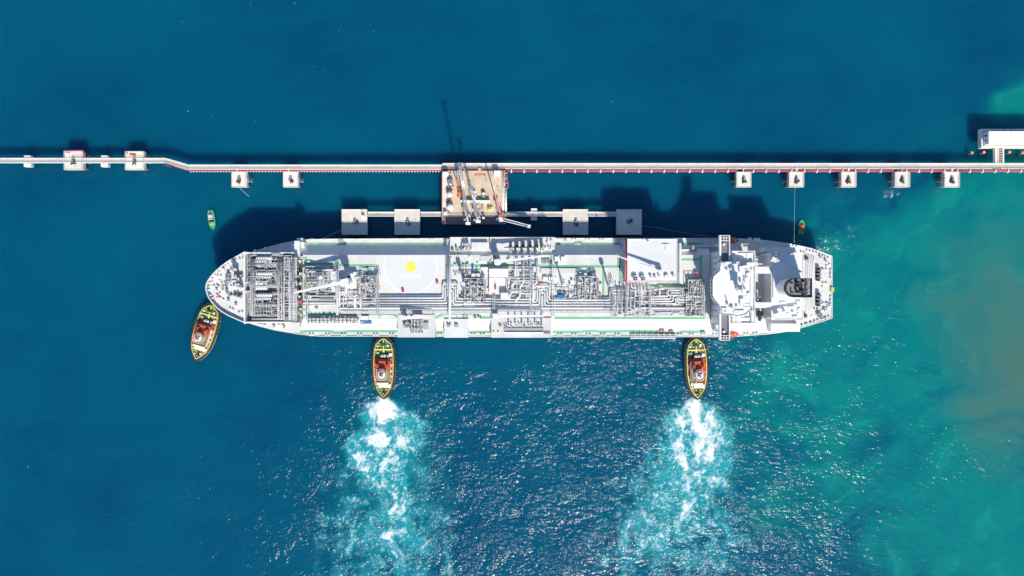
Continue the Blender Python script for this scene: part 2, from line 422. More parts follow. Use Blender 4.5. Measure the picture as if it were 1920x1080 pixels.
# ------------------------------------------------------------------ the sea
def make_sea():
    inner_x = np.concatenate([np.arange(-60, 560, 4.0), np.arange(560, 1500, 2.0), np.arange(1500, 1981, 4.0)])
    inner_y = np.concatenate([np.arange(-60, 724, 4.0), np.arange(724, 1141, 2.0)])
    outer = np.array([30, 80, 180, 400, 900, 2000, 5000, 14000, 40000.0])
    xs = np.concatenate([inner_x[0]-outer[::-1], inner_x, inner_x[-1]+outer])
    ys = np.concatenate([inner_y[0]-outer[::-1], inner_y, inner_y[-1]+outer])
    PX, PY = np.meshgrid(xs, ys)
    nx, ny = len(xs), len(ys)
    co = np.stack([(PX-960)*M_PX, (540-PY)*M_PX, np.zeros_like(PX)], -1).reshape(-1, 3)
    idx = np.arange(nx*ny).reshape(ny, nx)
    q = np.stack([idx[1:,:-1], idx[1:,1:], idx[:-1,1:], idx[:-1,:-1]], -1).reshape(-1, 4)
    me = bpy.data.meshes.new('sea')
    me.vertices.add(len(co)); me.vertices.foreach_set('co', co.ravel())
    me.loops.add(q.size); me.loops.foreach_set('vertex_index', q.ravel().astype(np.int32))
    me.polygons.add(len(q)); me.polygons.foreach_set('loop_start', np.arange(0, q.size, 4, dtype=np.int32))
    me.update(); me.validate()
    def blob(cx, cy, rx, ry, amp=1.0, ang=0.0, p=1.0):
        c, s_ = math.cos(R(ang)), math.sin(R(ang))
        u = ((PX-cx)*c+(PY-cy)*s_)/rx; v = (-(PX-cx)*s_+(PY-cy)*c)/ry
        return amp*np.exp(-(u*u+v*v)**p)
    def field(lst):
        a = np.zeros_like(PX)
        for b in lst: a = 1-(1-a)*(1-np.clip(blob(*b), 0, 1)) if b[4] > 0 else a+blob(*b)
        return np.clip(a, 0, 1)
    # suspended sediment: turquoise water on the stern side, a brown plume at the right edge
    turq = field([(1960,560,300,330,0.95,0,1.5),(1760,700,260,230,0.75,20,1.2),(1560,600,150,110,0.55,-15,1.0),
                  (1620,760,200,90,0.55,-30,1.0),(1930,200,90,55,0.85,-8,1.4),(1720,470,170,90,0.6,10,1.0),
                  (1480,700,110,70,0.45,0,1.0),(1880,960,220,130,0.85,0,1.2),(1600,900,200,130,0.48,-20,1.0),(1500,540,120,90,0.45,0,1.0),(1850,1060,200,80,0.7,0,1.0),
                  (1900,390,140,70,0.55,0,1.0),(1440,830,60,110,0.25,0,1.0),(1380,690,60,40,0.25,0,1.0),(1750,1010,120,80,0.4,0,1.0),
                  (740,840,75,85,0.35,0,1.4),(730,950,95,110,0.30,0,1.2),(1290,850,80,110,0.35,0,1.4),(1270,980,85,100,0.28,0,1.2),
                  (1610,610,60,22,-0.22,-30,1.0),(1720,760,90,20,-0.25,-25,1.0),(1660,830,80,30,-0.3,-20,1.0),(1850,160,90,20,-0.2,0,1.0)])
    silt = field([(1940,690,175,165,1.0,35,1.1),(1870,780,90,50,0.6,10,1.2),(1890,600,100,80,0.45,0,1.1),(1800,520,150,110,0.34,20,1.0),
                  (1890,420,110,90,0.38,0,1.0),(1650,720,60,40,0.20,0,1.0),(1720,570,70,40,0.2,0,1.0),(1900,880,110,50,0.25,0,1.0)])
    # white water thrown back by the two pushing tugs, and loose foam drifting from it
    white, aer = wake_fields(PX, PY)
    turq, silt, streak = plume_fields(PX, PY, turq, silt)
    chop = field([(1010,1120,440,350,1.0,0,1.3),(1150,740,200,180,0.80,0,1.3),(880,730,170,90,0.50,0,1.1),(640,780,70,100,0.55,0,1.1),
                  (600,980,110,170,0.62,0,1.2),(1430,990,130,150,0.72,0,1.2),(1400,660,130,40,0.50,0,1.1),(1200,900,140,200,0.75,0,1.2),
                  (820,880,90,110,0.62,0,1.2),(560,640,90,50,0.32,0,1.1),(1380,800,50,110,0.55,0,1.2),(1560,860,150,170,0.30,0,1.0),
                  (1700,600,260,180,0.26,0,1.0),(1860,860,130,80,0.34,0,1.0),(420,880,170,200,0.26,0,1.0),(200,960,200,130,0.22,0,1.0),
                  (1560,460,60,30,0.4,0,1.0),(1680,365,40,14,0.5,0,1.0),(700,700,60,60,0.45,0,1.1),(1310,700,70,60,0.45,0,1.1),
                  (960,850,60,90,-0.28,10,1.0),(1020,960,60,40,-0.25,30,1.0),(930,660,130,26,-0.45,0,1.3),(520,800,70,40,-0.12,0,1.0)])
    for nm, a in (('turquoise',turq),('silt',silt),('streak',streak),('foam',white),('aerated',aer),('chop',chop)):
        at = me.attributes.new(nm, 'FLOAT', 'POINT')
        at.data.foreach_set('value', a.astype(np.float32).ravel())
    # material
    m = bpy.data.materials.new('sea_water'); m.use_nodes = True
    nt = m.node_tree; N = nt.nodes; L = nt.links; B = N['Principled BSDF']
    def nd(t, **k):
        n = N.new(t)
        for a, b in k.items():
            if isinstance(a, str) and a.startswith('_'): setattr(n, a[1:], b)
        return n
    def setin(n, i, v):
        if hasattr(v, 'is_linked') or hasattr(v, 'links'): L.new(v, n.inputs[i])
        else: n.inputs[i].default_value = v
    def math_(op, a, b=0.0, c=0.0, clamp=False):
        n = N.new('ShaderNodeMath'); n.operation = op; n.use_clamp = clamp
        for i, v in enumerate((a, b, c)): setin(n, i, v)
        return n.outputs[0]
    def attr(nm):
        n = N.new('ShaderNodeAttribute'); n.attribute_name = nm; return n.outputs['Fac']
    def noise(vec, scale, detail=4, rough=0.5, dist=0.0, out='Fac'):
        n = N.new('ShaderNodeTexNoise'); L.new(vec, n.inputs['Vector'])
        n.inputs['Scale'].default_value = scale; n.inputs['Detail'].default_value = detail
        n.inputs['Roughness'].default_value = rough; n.inputs['Distortion'].default_value = dist
        return n.outputs[out]
    def rng(v, a, b, c=0.0, d=1.0, smooth=True):
        n = N.new('ShaderNodeMapRange'); n.interpolation_type = 'SMOOTHSTEP' if smooth else 'LINEAR'
        for i, x in zip((0,1,2,3,4), (v,a,b,c,d)): setin(n, i, x)
        return n.outputs[0]
    def mixc(f, a, b):
        n = N.new('ShaderNodeMix'); n.data_type = 'RGBA'
        setin(n, 0, f)
        for i, v in ((6,a),(7,b)):
            if isinstance(v, tuple): n.inputs[i].default_value = (*v, 1)
            else: L.new(v, n.inputs[i])
        return n.outputs[2]
    def vadd(a, b, scale):
        n = N.new('ShaderNodeVectorMath'); n.operation = 'MULTIPLY_ADD'
        L.new(b, n.inputs[0]); n.inputs[1].default_value = (scale,)*3; L.new(a, n.inputs[2]); return n.outputs[0]
    def vsub(a, v):
        n = N.new('ShaderNodeVectorMath'); n.operation = 'SUBTRACT'; L.new(a, n.inputs[0]); n.inputs[1].default_value = v; return n.outputs[0]
    tc = N.new('ShaderNodeTexCoord').outputs['Object']
    def mapping(vec, rot, sc):
        n = N.new('ShaderNodeMapping'); L.new(vec, n.inputs[0]); n.inputs['Rotation'].default_value = (0,0,R(rot)); n.inputs['Scale'].default_value = sc; return n.outputs[0]
    A = {k: attr(k) for k in ('turquoise','silt','streak','foam','aerated','chop')}
    n_big = noise(tc, 0.012, 5, 0.55)
    n_mid = noise(mapping(tc, 25, (1,2.2,1)), 0.03, 6, 0.6, 0.6)
    wv = vsub(noise(tc, 0.035, 3, 0.5, 0, 'Color'), (0.5,0.5,0.5))
    warp0 = vadd(tc, wv, 22.0)
    n_cloud = noise(warp0, 0.035, 6, 0.6)
    deep = mixc(rng(n_big, 0.3, 0.7), (0.0002,0.060,0.129), (0.0002,0.086,0.150))
    deep = mixc(rng(n_mid, 0.35, 0.7, 0, 0.5), deep, (0.0004,0.090,0.152))
    fade = rng(n_cloud, 0.3, 0.7, 0.75, 1.1)
    tq = math_('MULTIPLY', A['turquoise'], fade)
    c1 = mixc(tq, deep, (0.002,0.192,0.184))
    c1 = mixc(math_('MULTIPLY', A['streak'], 0.32), c1, (0.010,0.300,0.250))
    c2 = mixc(math_('MULTIPLY', math_('MULTIPLY', A['silt'], fade), 0.80), c1, (0.074,0.152,0.120))
    wv3 = vsub(noise(tc, 0.33, 3, 0.55, 0, 'Color'), (0.5,0.5,0.5))
    fine = noise(vadd(tc, wv3, 2.0), 1.0, 5, 0.7)
    # stray flecks of foam
    fleck = math_('MULTIPLY', rng(noise(tc, 0.42, 1, 0.5), 0.785, 0.835), rng(fine, 0.45, 0.6))
    foam_w = math_('MULTIPLY', A['foam'], rng(math_('MULTIPLY_ADD', A['foam'], 0.5, fine), 0.40, 0.75, 0.62, 1.0))
    foam_w = math_('MAXIMUM', foam_w, math_('MULTIPLY', fleck, 0.22), clamp=True)
    c3 = mixc(math_('MULTIPLY', A['aerated'], 0.80), c2, (0.016,0.350,0.400))
    c4 = mixc(foam_w, c3, (0.86,0.90,0.90))
    N.remove(B)
    body = N.new('ShaderNodeSubsurfaceScattering'); body.falloff = 'BURLEY'
    L.new(c4, body.inputs['Color']); body.inputs['Scale'].default_value = 1.0; body.inputs['Radius'].default_value = (2.5,8.0,11.0)
    froth = N.new('ShaderNodeBsdfDiffuse'); L.new(c4, froth.inputs['Color'])
    under = N.new('ShaderNodeMixShader'); L.new(math_('MAXIMUM', foam_w, A['aerated'], clamp=True), under.inputs[0]); L.new(body.outputs[0], under.inputs[1]); L.new(froth.outputs[0], under.inputs[2])
    gloss = N.new('ShaderNodeBsdfGlossy'); gloss.distribution = 'GGX'
    L.new(rng(foam_w, 0.0, 0.6, 0.215, 0.75), gloss.inputs['Roughness'])
    fres = N.new('ShaderNodeFresnel'); fres.inputs['IOR'].default_value = 1.33
    top = N.new('ShaderNodeMixShader'); L.new(fres.outputs[0], top.inputs[0]); L.new(under.outputs[0], top.inputs[1]); L.new(gloss.outputs[0], top.inputs[2])
    L.new(top.outputs[0], N['Material Output'].inputs['Surface'])
    # waves
    patch = rng(noise(warp0, 0.055, 4, 0.6), 0.38, 0.64, 0.20, 1.2)
    ch = math_('MULTIPLY', A['chop'], patch)
    pw = vadd(tc, wv3, 1.2)
    w1 = noise(mapping(pw, 28, (0.50,1.0,1)), 0.33, 2, 0.5)
    w2 = noise(mapping(pw, -12, (0.55,1.0,1)), 0.76, 2, 0.5)
    w3 = noise(mapping(pw, 40, (0.8,1.0,1)), 2.0, 1, 0.5)
    hgt = math_('ADD', math_('MULTIPLY', w1, 1.0), math_('ADD', math_('MULTIPLY', w2, 0.50), math_('MULTIPLY', w3, 0.08)))
    hgt = math_('MULTIPLY', hgt, math_('MULTIPLY_ADD', ch, 1.0, 0.20))
    bp = N.new('ShaderNodeBump'); bp.inputs['Strength'].default_value = 1.0; bp.inputs['Distance'].default_value = 1.5
    L.new(hgt, bp.inputs['Height']); L.new(bp.outputs[0], gloss.inputs['Normal']); L.new(bp.outputs[0], fres.inputs['Normal'])
    me.materials.append(m)
    o = bpy.data.objects.new('sea', me); COL.objects.link(o)
    o['kind'] = 'structure'
make_sea()

# ------------------------------------------------------------------ the gas carrier
MD, TD, FC = 14.0, 19.1, 20.5
ship = thing('gas_carrier_ship', 'long white gas carrier with pipe covered deck moored along the jetty', 'ship', W(972, 538.5, 0))

def pxs(l, z): return [W(a, b, z)[:2] for a, b in l]
N_SIDE = [(1561,480),(1540,472),(1522,465.5),(1500,460.5),(1478,456),(1450,452),(1422,449),(1384,447),(1340,446.5),(1040,446),(620,447.5),(574,449),(551,451),(530,455),(515,459),(495,464.5),(475,470.5)]
BOW = [(447,480),(425,494),(408,510),(398,524),(394,538),(397,553),(409,571),(428,586),(447,597)]
S_SIDE = [(462,605),(484,612),(515,620),(551,626),(582,629.5),(600,631),(1040,632),(1345,632),(1384,631),(1440,627),(1478,621.5),(1500,616),(1530,607),(1561,597)]
hull_top = pxs(N_SIDE+BOW+S_SIDE, MD)
cy0 = W(0, 538.5, MD)[1]
def waterline(p):
    x, y = p
    bx = W(385, 0, MD)[0]
    t = max(0.0, 1-(x-bx)/55.0)
    return (x+9.0*t*t, cy0+(y-cy0)*(1-0.35*t))
wl = [waterline(p) for p in hull_top]
MB().prism(hull_top, 1.2, MD, [((a[0]+b[0])/2, (a[1]+b[1])/2) for a, b in zip(hull_top, wl)]).build('hull', M['hull'], ship)
MB().prism([((a[0]+b[0])/2-0, (a[1]+b[1])/2) for a, b in zip(hull_top, wl)], -3.0, 1.196, wl).build('boot_topping', M['antifoul'], ship)
deck_in = pxs([(a-0.6 if a > 1500 else a, b+(0.6 if b < 538 else -0.6)) for a, b in N_SIDE+BOW+S_SIDE], MD+0.12)
MB().prism(deck_in, MD-0.2, MD+0.12).build('main_deck', M['deck'], ship)
MD += 0.12
# gunwale lip along both sides
for seg in (N_SIDE[:13], S_SIDE[3:], [(1561,480),(1561,597)]):
    MB().wall(pxs(seg, MD+0.35), 0.3, MD-0.1, MD+0.35, closed=False).build('gunwale', M['white'], ship)

# trunk deck with sloping sides
tx0, tx1 = W(568, 0, TD)[0], W(1332, 0, TD)[0]
yn, ys = W(0, 478, TD)[1], W(0, 599, TD)[1]
bn, bs = W(0, 459, MD)[1], W(0, 618, MD)[1]
MB().add([(tx0-3,bn,MD),(tx1,bn,MD),(tx1,yn,TD),(tx0,yn,TD),(tx0-3,bs,MD),(tx1,bs,MD),(tx1,ys,TD),(tx0,ys,TD)],
         [(3,2,1,0),(4,5,6,7),(7,6,2,3),(0,4,7,3),(1,2,6,5)]).build('trunk_deck', M['deck'], ship)
# raised seams of the deck plating on the slopes and on the trunk
def seam(p0, p1, w=0.16, h=0.10, name='plate_seam'):
    MB().bar(p0, p1, w, h).build(name, M['deck'], ship)
for k in range(19):
    px = 600+k*39.0
    if 1165 < px < 1275: continue
    x = W(px, 0, 16)[0]
    seam((x,yn+0.05,TD), (x,bn-0.05,MD+0.02)); seam((x,ys-0.05,TD), (x,bs+0.05,MD+0.02))

# forecastle
F_OUT = [(460,470.5),(443,480),(427,489),(414,498.5),(404,507.5),(396,516),(390,524),(386,532),(384.5,539),(386,547),(389.5,557),(396,567),(404,576),(413,583.5),(425,591),(441,598.5),(460,606.5)]
f22 = pxs(F_OUT, 22.3)
hb = [(x*1.0+(1.6 if i not in (0,16) else 0), cy0+(y-cy0)*0.93) for i, (x, y) in enumerate(f22)]
MB().prism(f22, MD-0.3, FC, hb).build('forecastle', M['hull'], ship)
fin = [(x+0.35, cy0+(y-cy0)*0.985) for x, y in f22]
MB().prism(fin, FC-0.3, FC+0.06).build('forecastle_deck', M['deck'], ship)
FC += 0.06
MB().wall(f22, 0.42, FC-0.4, 22.3, closed=False).build('bow_bulwark', M['white'], ship)
for s0, s1 in zip(f22[:-1], f22[1:]):
    a, b = Vector(s0), Vector(s1); nseg = max(1, int((b-a).length/1.35))
    d = (b-a).normalized(); nrm = Vector((-d.y, d.x))
    if nrm.x < 0 and abs(nrm.x) > 0.3: nrm = -nrm
    if nrm.dot(Vector((0, cy0))-a) < 0 and abs(nrm.y) > 0.3: nrm = -nrm
    for k in range(nseg):
        p = a+(b-a)*(k+0.5)/nseg+nrm*0.40
        q = p+nrm*1.15
        MB().add([(p.x-d.x*.06,p.y-d.y*.06,FC),(q.x-d.x*.06,q.y-d.y*.06,FC),(p.x-d.x*.06,p.y-d.y*.06,22.2),
                  (p.x+d.x*.06,p.y+d.y*.06,FC),(q.x+d.x*.06,q.y+d.y*.06,FC),(p.x+d.x*.06,p.y+d.y*.06,22.2)],
                 [(0,1,2),(5,4,3),(0,3,4,1),(1,4,5,2),(2,5,3,0)]).build('bulwark_stay', M['steel'], ship)

# regasification bay: walled box behind the forecastle
RB = thing('regas_bay', '', 'x'); del RB['category']; del RB['label']
RB.parent = ship; RB.location = Vector(W(506, 540, 20)) - ship.location
ZB = 18.9
MB().pbox(459,474.5,556,605,MD-0.2,ZB).build('bay_floor', M['grating'], RB)
for a in ((457,472,459.6,607,15,23.4),(459.7,473,550,475.6,15,23.4),(459.7,603.2,545,605.8,15,23.4)):
    MB().pbox(*a).build('bay_wall', M['white'], RB)
for a in ((457,528.5,471,530.8),(457,545.2,471,547.5),(468.6,530.9,471,545.1)):
    MB().pbox(*a, 20, 23.6).build('mast_house_wall', M['white'], RB)
MB().pbox(459.7,531,468.5,545.1,20,20.4).build('mast_house_floor', M['bridgedeck'], RB)

rnd = random.Random(11)
def pipework(rect, z0, z1, n, seed, r=(0.07,0.2), step=(1.5,6.0)):
    rr = random.Random(seed); m = MB()
    a = W(rect[0], rect[1], z0); b = W(rect[2], rect[3], z0)
    x0, x1, y0, y1 = a[0], b[0], b[1], a[1]
    for _ in range(n):
        p = Vector((rr.uniform(x0,x1), rr.uniform(y0,y1), rr.uniform(z0+0.3,z1)))
        pts = [p]; ax = rr.choice('xy'); rad = rr.uniform(*r)
        for _k in range(rr.randint(2,5)):
            q = pts[-1].copy(); d = rr.uniform(*step)*rr.choice((-1,1))
            if ax == 'x': q.x = min(x1, max(x0, q.x+d))
            elif ax == 'y': q.y = min(y1, max(y0, q.y+d))
            else: q.z = rr.uniform(z0+0.3, z1)
            if (q-pts[-1]).length > 0.3: pts.append(q)
            ax = rr.choice('xyz'.replace(ax,''))
        pts.append(Vector((pts[-1].x, pts[-1].y, z0)))
        if len(pts) > 2: m.tube(bend(pts, rad*2.2, 2), rad, 6)
    return m
def clutter(rect, z0, n, seed, sz=(0.3,1.1), h=(0.3,1.6)):
    rr = random.Random(seed); m = MB()
    a = W(rect[0], rect[1], z0); b = W(rect[2], rect[3], z0)
    for _ in range(n):
        x = rr.uniform(a[0], b[0]); y = rr.uniform(b[1], a[1]); t = rr.random()
        hh = rr.uniform(*h)
        if t < 0.55: m.cbox((x,y,z0), rr.uniform(*sz), rr.uniform(*sz), hh)
        elif t < 0.8:
            q = rr.uniform(*sz)*0.45; m.cyl(x, y, z0, z0+hh, q, n=8)
        else:                                            # valve: stem and hand wheel
            m.cyl(x, y, z0, z0+hh, 0.08, n=6); m.torus((x,y,z0+hh), 0.32, 0.07, 8, 4)
    return m

# three vaporiser trains with shell-and-tube vessels
for ti, (y0, y1) in enumerate(((479,507),(508,536),(548,592))):
    ym = (y0+y1)/2
    for j, (py, zr, x0, x1) in enumerate(((y0+5,24.2,480,511),(y0+11,23.6,478,509),(y0+(19 if ti < 2 else 24),23.2,481,519))):
        if ti == 1 and j == 2: continue
        m = MB(); m.vessel(W(x0,py,zr), W(x1,py,zr), 0.82)
        v = m.build('vaporiser_vessel', M['pipe'] if j == 0 else M['frost'], RB)
        m = MB()
        for k in range(6):
            q = W(x0+4+k*(x1-x0-8)/5, py, zr); m.torus(q, 0.86, 0.10, 12, 4, 'x')
        m.build('vessel_band', M['dark'], v, stuff=True)
    pipework((472,y0,532,y1), ZB, 25.0, 95, 20+ti, (0.06,0.17)).build('bay_pipework', M['frost'], RB, stuff=True)
    clutter((473,y0,533,y1), ZB, 60, 30+ti, (0.3,1.0), (0.5,4.6)).build('bay_fittings', M['pipe'], RB, stuff=True)
    clutter((473,y0,533,y1), ZB, 50, 40+ti, (0.3,0.9), (2.5,5.2)).build('bay_fittings', M['steel'], RB, stuff=True)
MB().pbox(479,526,501,545,ZB,23.0).build('equipment_house', M['white'], RB)
for i, y in enumerate((477,493,513,537,550,571,590,597)):                     # fore and aft racks of pipe
    for q in range(2):
        z = 23.4+0.25*q
        m = MB(); m.tube(bend([W(472,y+q*2.1,z), W(530,y+q*2.1,z), W(530,y+q*2.1,ZB)], 0.5), 0.17, 7)
        m.build('bay_pipe', M['pipe'], RB)
for i, x in enumerate((470.5,474,477.5,521.5,524.5,528,531.5,544,547.5,551)):   # athwartships headers
    z = 24.6+0.2*(i%2)
    MB().tube([W(x,485,z), W(x,600-(8 if i < 3 else 0),z)], 0.2 if i%3 else 0.3, 7).build('header_pipe', M['frost'] if i%2 else M['steel'], RB)
# lattice walkway with square openings
for px in (533,542.5,555.5):
    MB().bar(W(px,483,24.4), W(px,600,24.4), 0.5, 0.5).build('rack_beam', M['frost'], RB)
for k, y in enumerate((484,490.5,495,499,506,519,524,529,543,551,564,569,575,580,584,594,600)):
    MB().bar(W(533.6,y,24.3), W(555,y,24.3), 0.36, 0.4).build('rack_cross_beam', M['frost'], RB)
for k, (a, b) in enumerate(((485,490),(499,506),(506,513),(524,530),(545,551),(552,563),(569,575),(586,594),(594,600),(514,519))):
    MB().pbox(543.2,a,555,b,23.6,24.0).build('rack_grating', M['steel'], RB)
for px in (533,555.5):
    for y in (484,500,520,545,565,585,600):
        a = W(px, y, 24.1); MB().box(a[0]-.2,a[1]-.2,ZB,a[0]+.2,a[1]+.2,24.1).build('rack_post', M['steel'], RB)
pipework((534,480,560,600), ZB, 24.8, 110, 77, (0.08,0.2)).build('bay_pipework', M['frost'], RB, stuff=True)
clutter((556,478,572,600), MD+1, 44, 78, (0.4,1.6), (1.0,6.0)).build('bay_fittings', M['pipe'], RB, stuff=True)

# foremast with its platform, windlasses and deck fittings on the forecastle
fm = thing('foremast', '', 'x'); del fm['category']; del fm['label']; fm.parent = ship
p = W(455, 537, FC); fm.location = Vector(p)-ship.location
m = MB(); m.tube([(p[0],p[1],FC),(p[0],p[1],FC+9),(p[0],p[1],FC+15)], [0.75,0.55,0.3], 10); m.build('mast_pole', M['white'], fm)
m = MB(); m.cbox((p[0]-.4,p[1],FC+9.5), 2.6, 2.4, 0.25); m.build('mast_platform', M['white'], fm)
MB().cbox((p[0]-.4,p[1],FC+12.6), 1.8, 4.2, 0.25).build('mast_platform', M['white'], fm)
MB().bar((p[0],p[1]-2.6,FC+13.6),(p[0],p[1]+2.6,FC+13.6),0.25).build('mast_yard', M['white'], fm)
m = MB()
for sx, sy in ((-2.6,1.2),(-2.6,-1.2)): m.tube([(p[0]+sx,p[1]+sy,FC),(p[0],p[1],FC+8)], 0.16, 6)
m.build('mast_leg', M['white'], fm, stuff=True)

def winch(px, py, z, rot=0.0, L_=4.2, mt='steel', sc=1.0, label=None):
    c = W(px, py, z); o = bpy.data.objects.new('mooring_winch', None); COL.objects.link(o); o.parent = ship
    o.location = Vector(c)-ship.location; o.rotation_euler = (0,0,rot)
    m = MB(); m.cbox((0,0,0), 2.2*sc, L_*sc, 0.3); m.build('winch_base', M['steel'], None).parent = o
    for yy in (-L_*0.28*sc, L_*0.22*sc):
        d = MB(); d.tube([(0,yy-0.75*sc,1.15*sc),(0,yy+0.75*sc,1.15*sc)], 0.62*sc, 10).build('winch_drum', M[mt], None).parent = o
        for e in (-0.8,0.8):
            MB().tube([(0,yy+e*sc-0.07,1.15*sc),(0,yy+e*sc+0.07,1.15*sc)], 0.95*sc, 12).build('drum_flange', M['steel'], None).parent = o
    MB().cbox((0.1,-L_*0.03*sc,0.3), 1.5*sc, 0.8*sc, 1.6*sc).build('gear_case', M[mt], None).parent = o
    return o
winch(430,521,FC,0.0,5.0,'steel'); winch(428,528,FC,0.0,5.0,'steel'); winch(448,516,FC,1.57,4.0,'steel')
winch(447,553,FC,1.3,4.0,'dark'); winch(430,549,FC,0.6,3.4,'steel')
bol = MB()
for dx in (-0.75,0.75): bol.cyl(dx, 0, 0, 0.8, 0.33, 0.33, 10); bol.cyl(dx, 0, 0.8, 0.92, 0.42, 0.42, 10)
bol.box(-1.3,-0.5,0,1.3,0.5,0.12)
bol_me = bol.mesh('bollard', M['pipe'])
vent = MB(); vent.cyl(0,0,0,1.5,0.3,0.3,10); vent.dome(0,0,1.5,0.72,0.45,12,3)
vent_me = vent.mesh('mushroom_vent', M['pipe'])
def bollard(px, py, z, rot=0.0): return place('bollard', bol_me, ship, W(px,py,z), rot)
def mvent(px, py, z): return place('mushroom_vent', vent_me, ship, W(px,py,z))
for a in ((421,501,.6),(406,514,.9),(412,518,0),(399,526,1.4),(405,536,.2),(410,552,.4),(398,556,-.9),(417,561,-.6),(435,580,-.4),(419,531,0),(440,500,.3),(453,486,.2),(452,586,.2),(414,536,.5),(426,537,0),(436,543,.4)):
    bollard(a[0],a[1],FC,a[2])
for a in ((421,505),(430,565),(436,508),(444,573),(408,545)): mvent(a[0],a[1],FC)
def deckbox(px, py, w, d, h, z, mt='white', name='deck_locker', rot=0.0):
    return MB().cbox(W(px,py,z), w, d, h, rot).build(name, M[mt], ship)
deckbox(409.5,555.5,1.5,1.2,0.9,FC,'orange'); deckbox(398.5,538,2.1,1.6,0.25,FC,'paleyellow'); deckbox(412,527,1.6,1.0,0.3,FC,'paleyellow')
deckbox(441,537,5.0,2.6,1.4,FC,'white'); deckbox(418,540,1.0,2.2,0.8,FC,'steel'); deckbox(440,528,2.0,1.2,0.8,FC,'pipe')
for k, (x, y) in enumerate(((566,452),(570,460),(556,464),(560,474))):
    deckbox(x, y, 2.6, 2.4, 3.2+k, MD, 'white', 'deck_house')
deckbox(565,468,2.4,7.2,6.6,MD,'white','stair_tower')

# painted walkways
GN = [[(575,457.6),(835,457.6)],[(1042,457.6),(1075,457.6),(1080,454),(1088,454),(1093,457.6),(1165,457.6)],[(1272,457),(1318,457)]]
GS = [[(563,622),(590,620.3),(618,620.3),(627,623.4),(640,623.4),(655,621),(745,621.3)],[(817,622.6),(834,622.6)],[(880,622.5),(925,622.5)],
      [(1036,622.3),(1091,622.3),(1097,620.3),(1118,620.3),(1123,622.3),(1172,621),(1182,620.4),(1235,621.8),(1243,625.2),(1270,625.2),(1278,622),(1320,622)]]
GT = [[(562,483.5),(573.5,483.5),(573.5,494.5),(629,494.5),(640,497.5),(704,497.5)],[(688.5,498.5),(688.5,521)],[(836,497.5),(978,497.5)],
      [(893.5,498.5),(893.5,522)],[(927,478.5),(927,496)],[(960,499),(960,520)],[(1008,498.5),(1162,500)],[(1033.5,478.5),(1033.5,497)],
      [(1105,501),(1105,522)],[(1131,501),(1131,556)],[(1162.5,480),(1162.5,531)],[(1271,486.5),(1312,486.5)],[(1314,479),(1314,524)],
      [(1218,534.5),(1283,534.5),(1300,523),(1312,523)],[(575,573),(575,591)],[(566,580.5),(574,580.5)],[(566,593),(576,592.5),(582,588.5),(737,588.5),(751,597)],
      [(805,596),(814,596.5),(832,588),(893,588),(903,595.5),(938,595.5)],[(869,589),(869,598)],[(1040,596.3),(1322,596.3)]]
for z, w, ll in ((MD+0.02,1.15,GN),(MD+0.02,1.15,GS),(TD+0.02,1.1,GT)):
    for l in ll: MB().strip(pxs(l,z), w, z).build('green_walkway', M['walk'], ship)
MB().pbox(958,500,964.5,521,TD,TD+0.016).build('green_walkway', M['walk'], ship)

# winching area: pad, circle, disc and lettering
c = W(770, 500, TD)
k_ = M_PX*(1-TD/CAM_H)
MB().pbox(705,478.6,836,555.5,TD,TD+0.012).build('winching_pad', M['pad'], ship)
lo = math.asin(-0.80)
rr_ = 50*k_; a_up = math.asin((500-479.5)/50)
MB().ring(c[0],c[1],TD+0.024,rr_-0.28,rr_+0.28,72,math.pi-a_up,2*math.pi+a_up).build('white_circle_marking', M['mark'], ship)
MB().ring(c[0],c[1],TD+0.024,0,10*k_,36).build('yellow_disc_marking', M['yellow'], ship)
ry = 65*k_; a_up = math.asin(20.5/65); a_dn = math.asin(54/65)
for a0, a1 in ((-a_dn,a_up),(math.pi-a_up,math.pi+a_dn)):
    MB().ring(c[0],c[1],TD+0.024,ry-0.3,ry+0.3,30,a0,a1).build('yellow_arc_marking', M['paleyellow'], ship)
def lettering(txt, px, py, z, size, width, rot, m, parent, name):
    cu = bpy.data.curves.new(name, 'FONT'); cu.body = txt; cu.size = size; cu.align_x = 'CENTER'; cu.align_y = 'CENTER'; cu.offset = 0.07
    t = bpy.data.objects.new(name, cu); COL.objects.link(t)
    bpy.context.view_layer.update()
    me = bpy.data.meshes.new_from_object(t.evaluated_get(bpy.context.evaluated_depsgraph_get()))
    bpy.data.objects.remove(t)
    xs = [v.co.x for v in me.vertices]; s = width/(max(xs)-min(xs))
    for v in me.vertices: v.co.x *= s
    me.materials.clear(); me.materials.append(m)
    return place(name, me, parent, W(px,py,z), rot)
lettering('WINCH', 770, 516.5, TD+0.024, 3.0, 9.8, math.pi, M['mark'], ship, 'winch_lettering')
lettering('ONLY', 771, 483.5, TD+0.024, 3.0, 8.4, math.pi, M['mark'], ship, 'only_lettering')

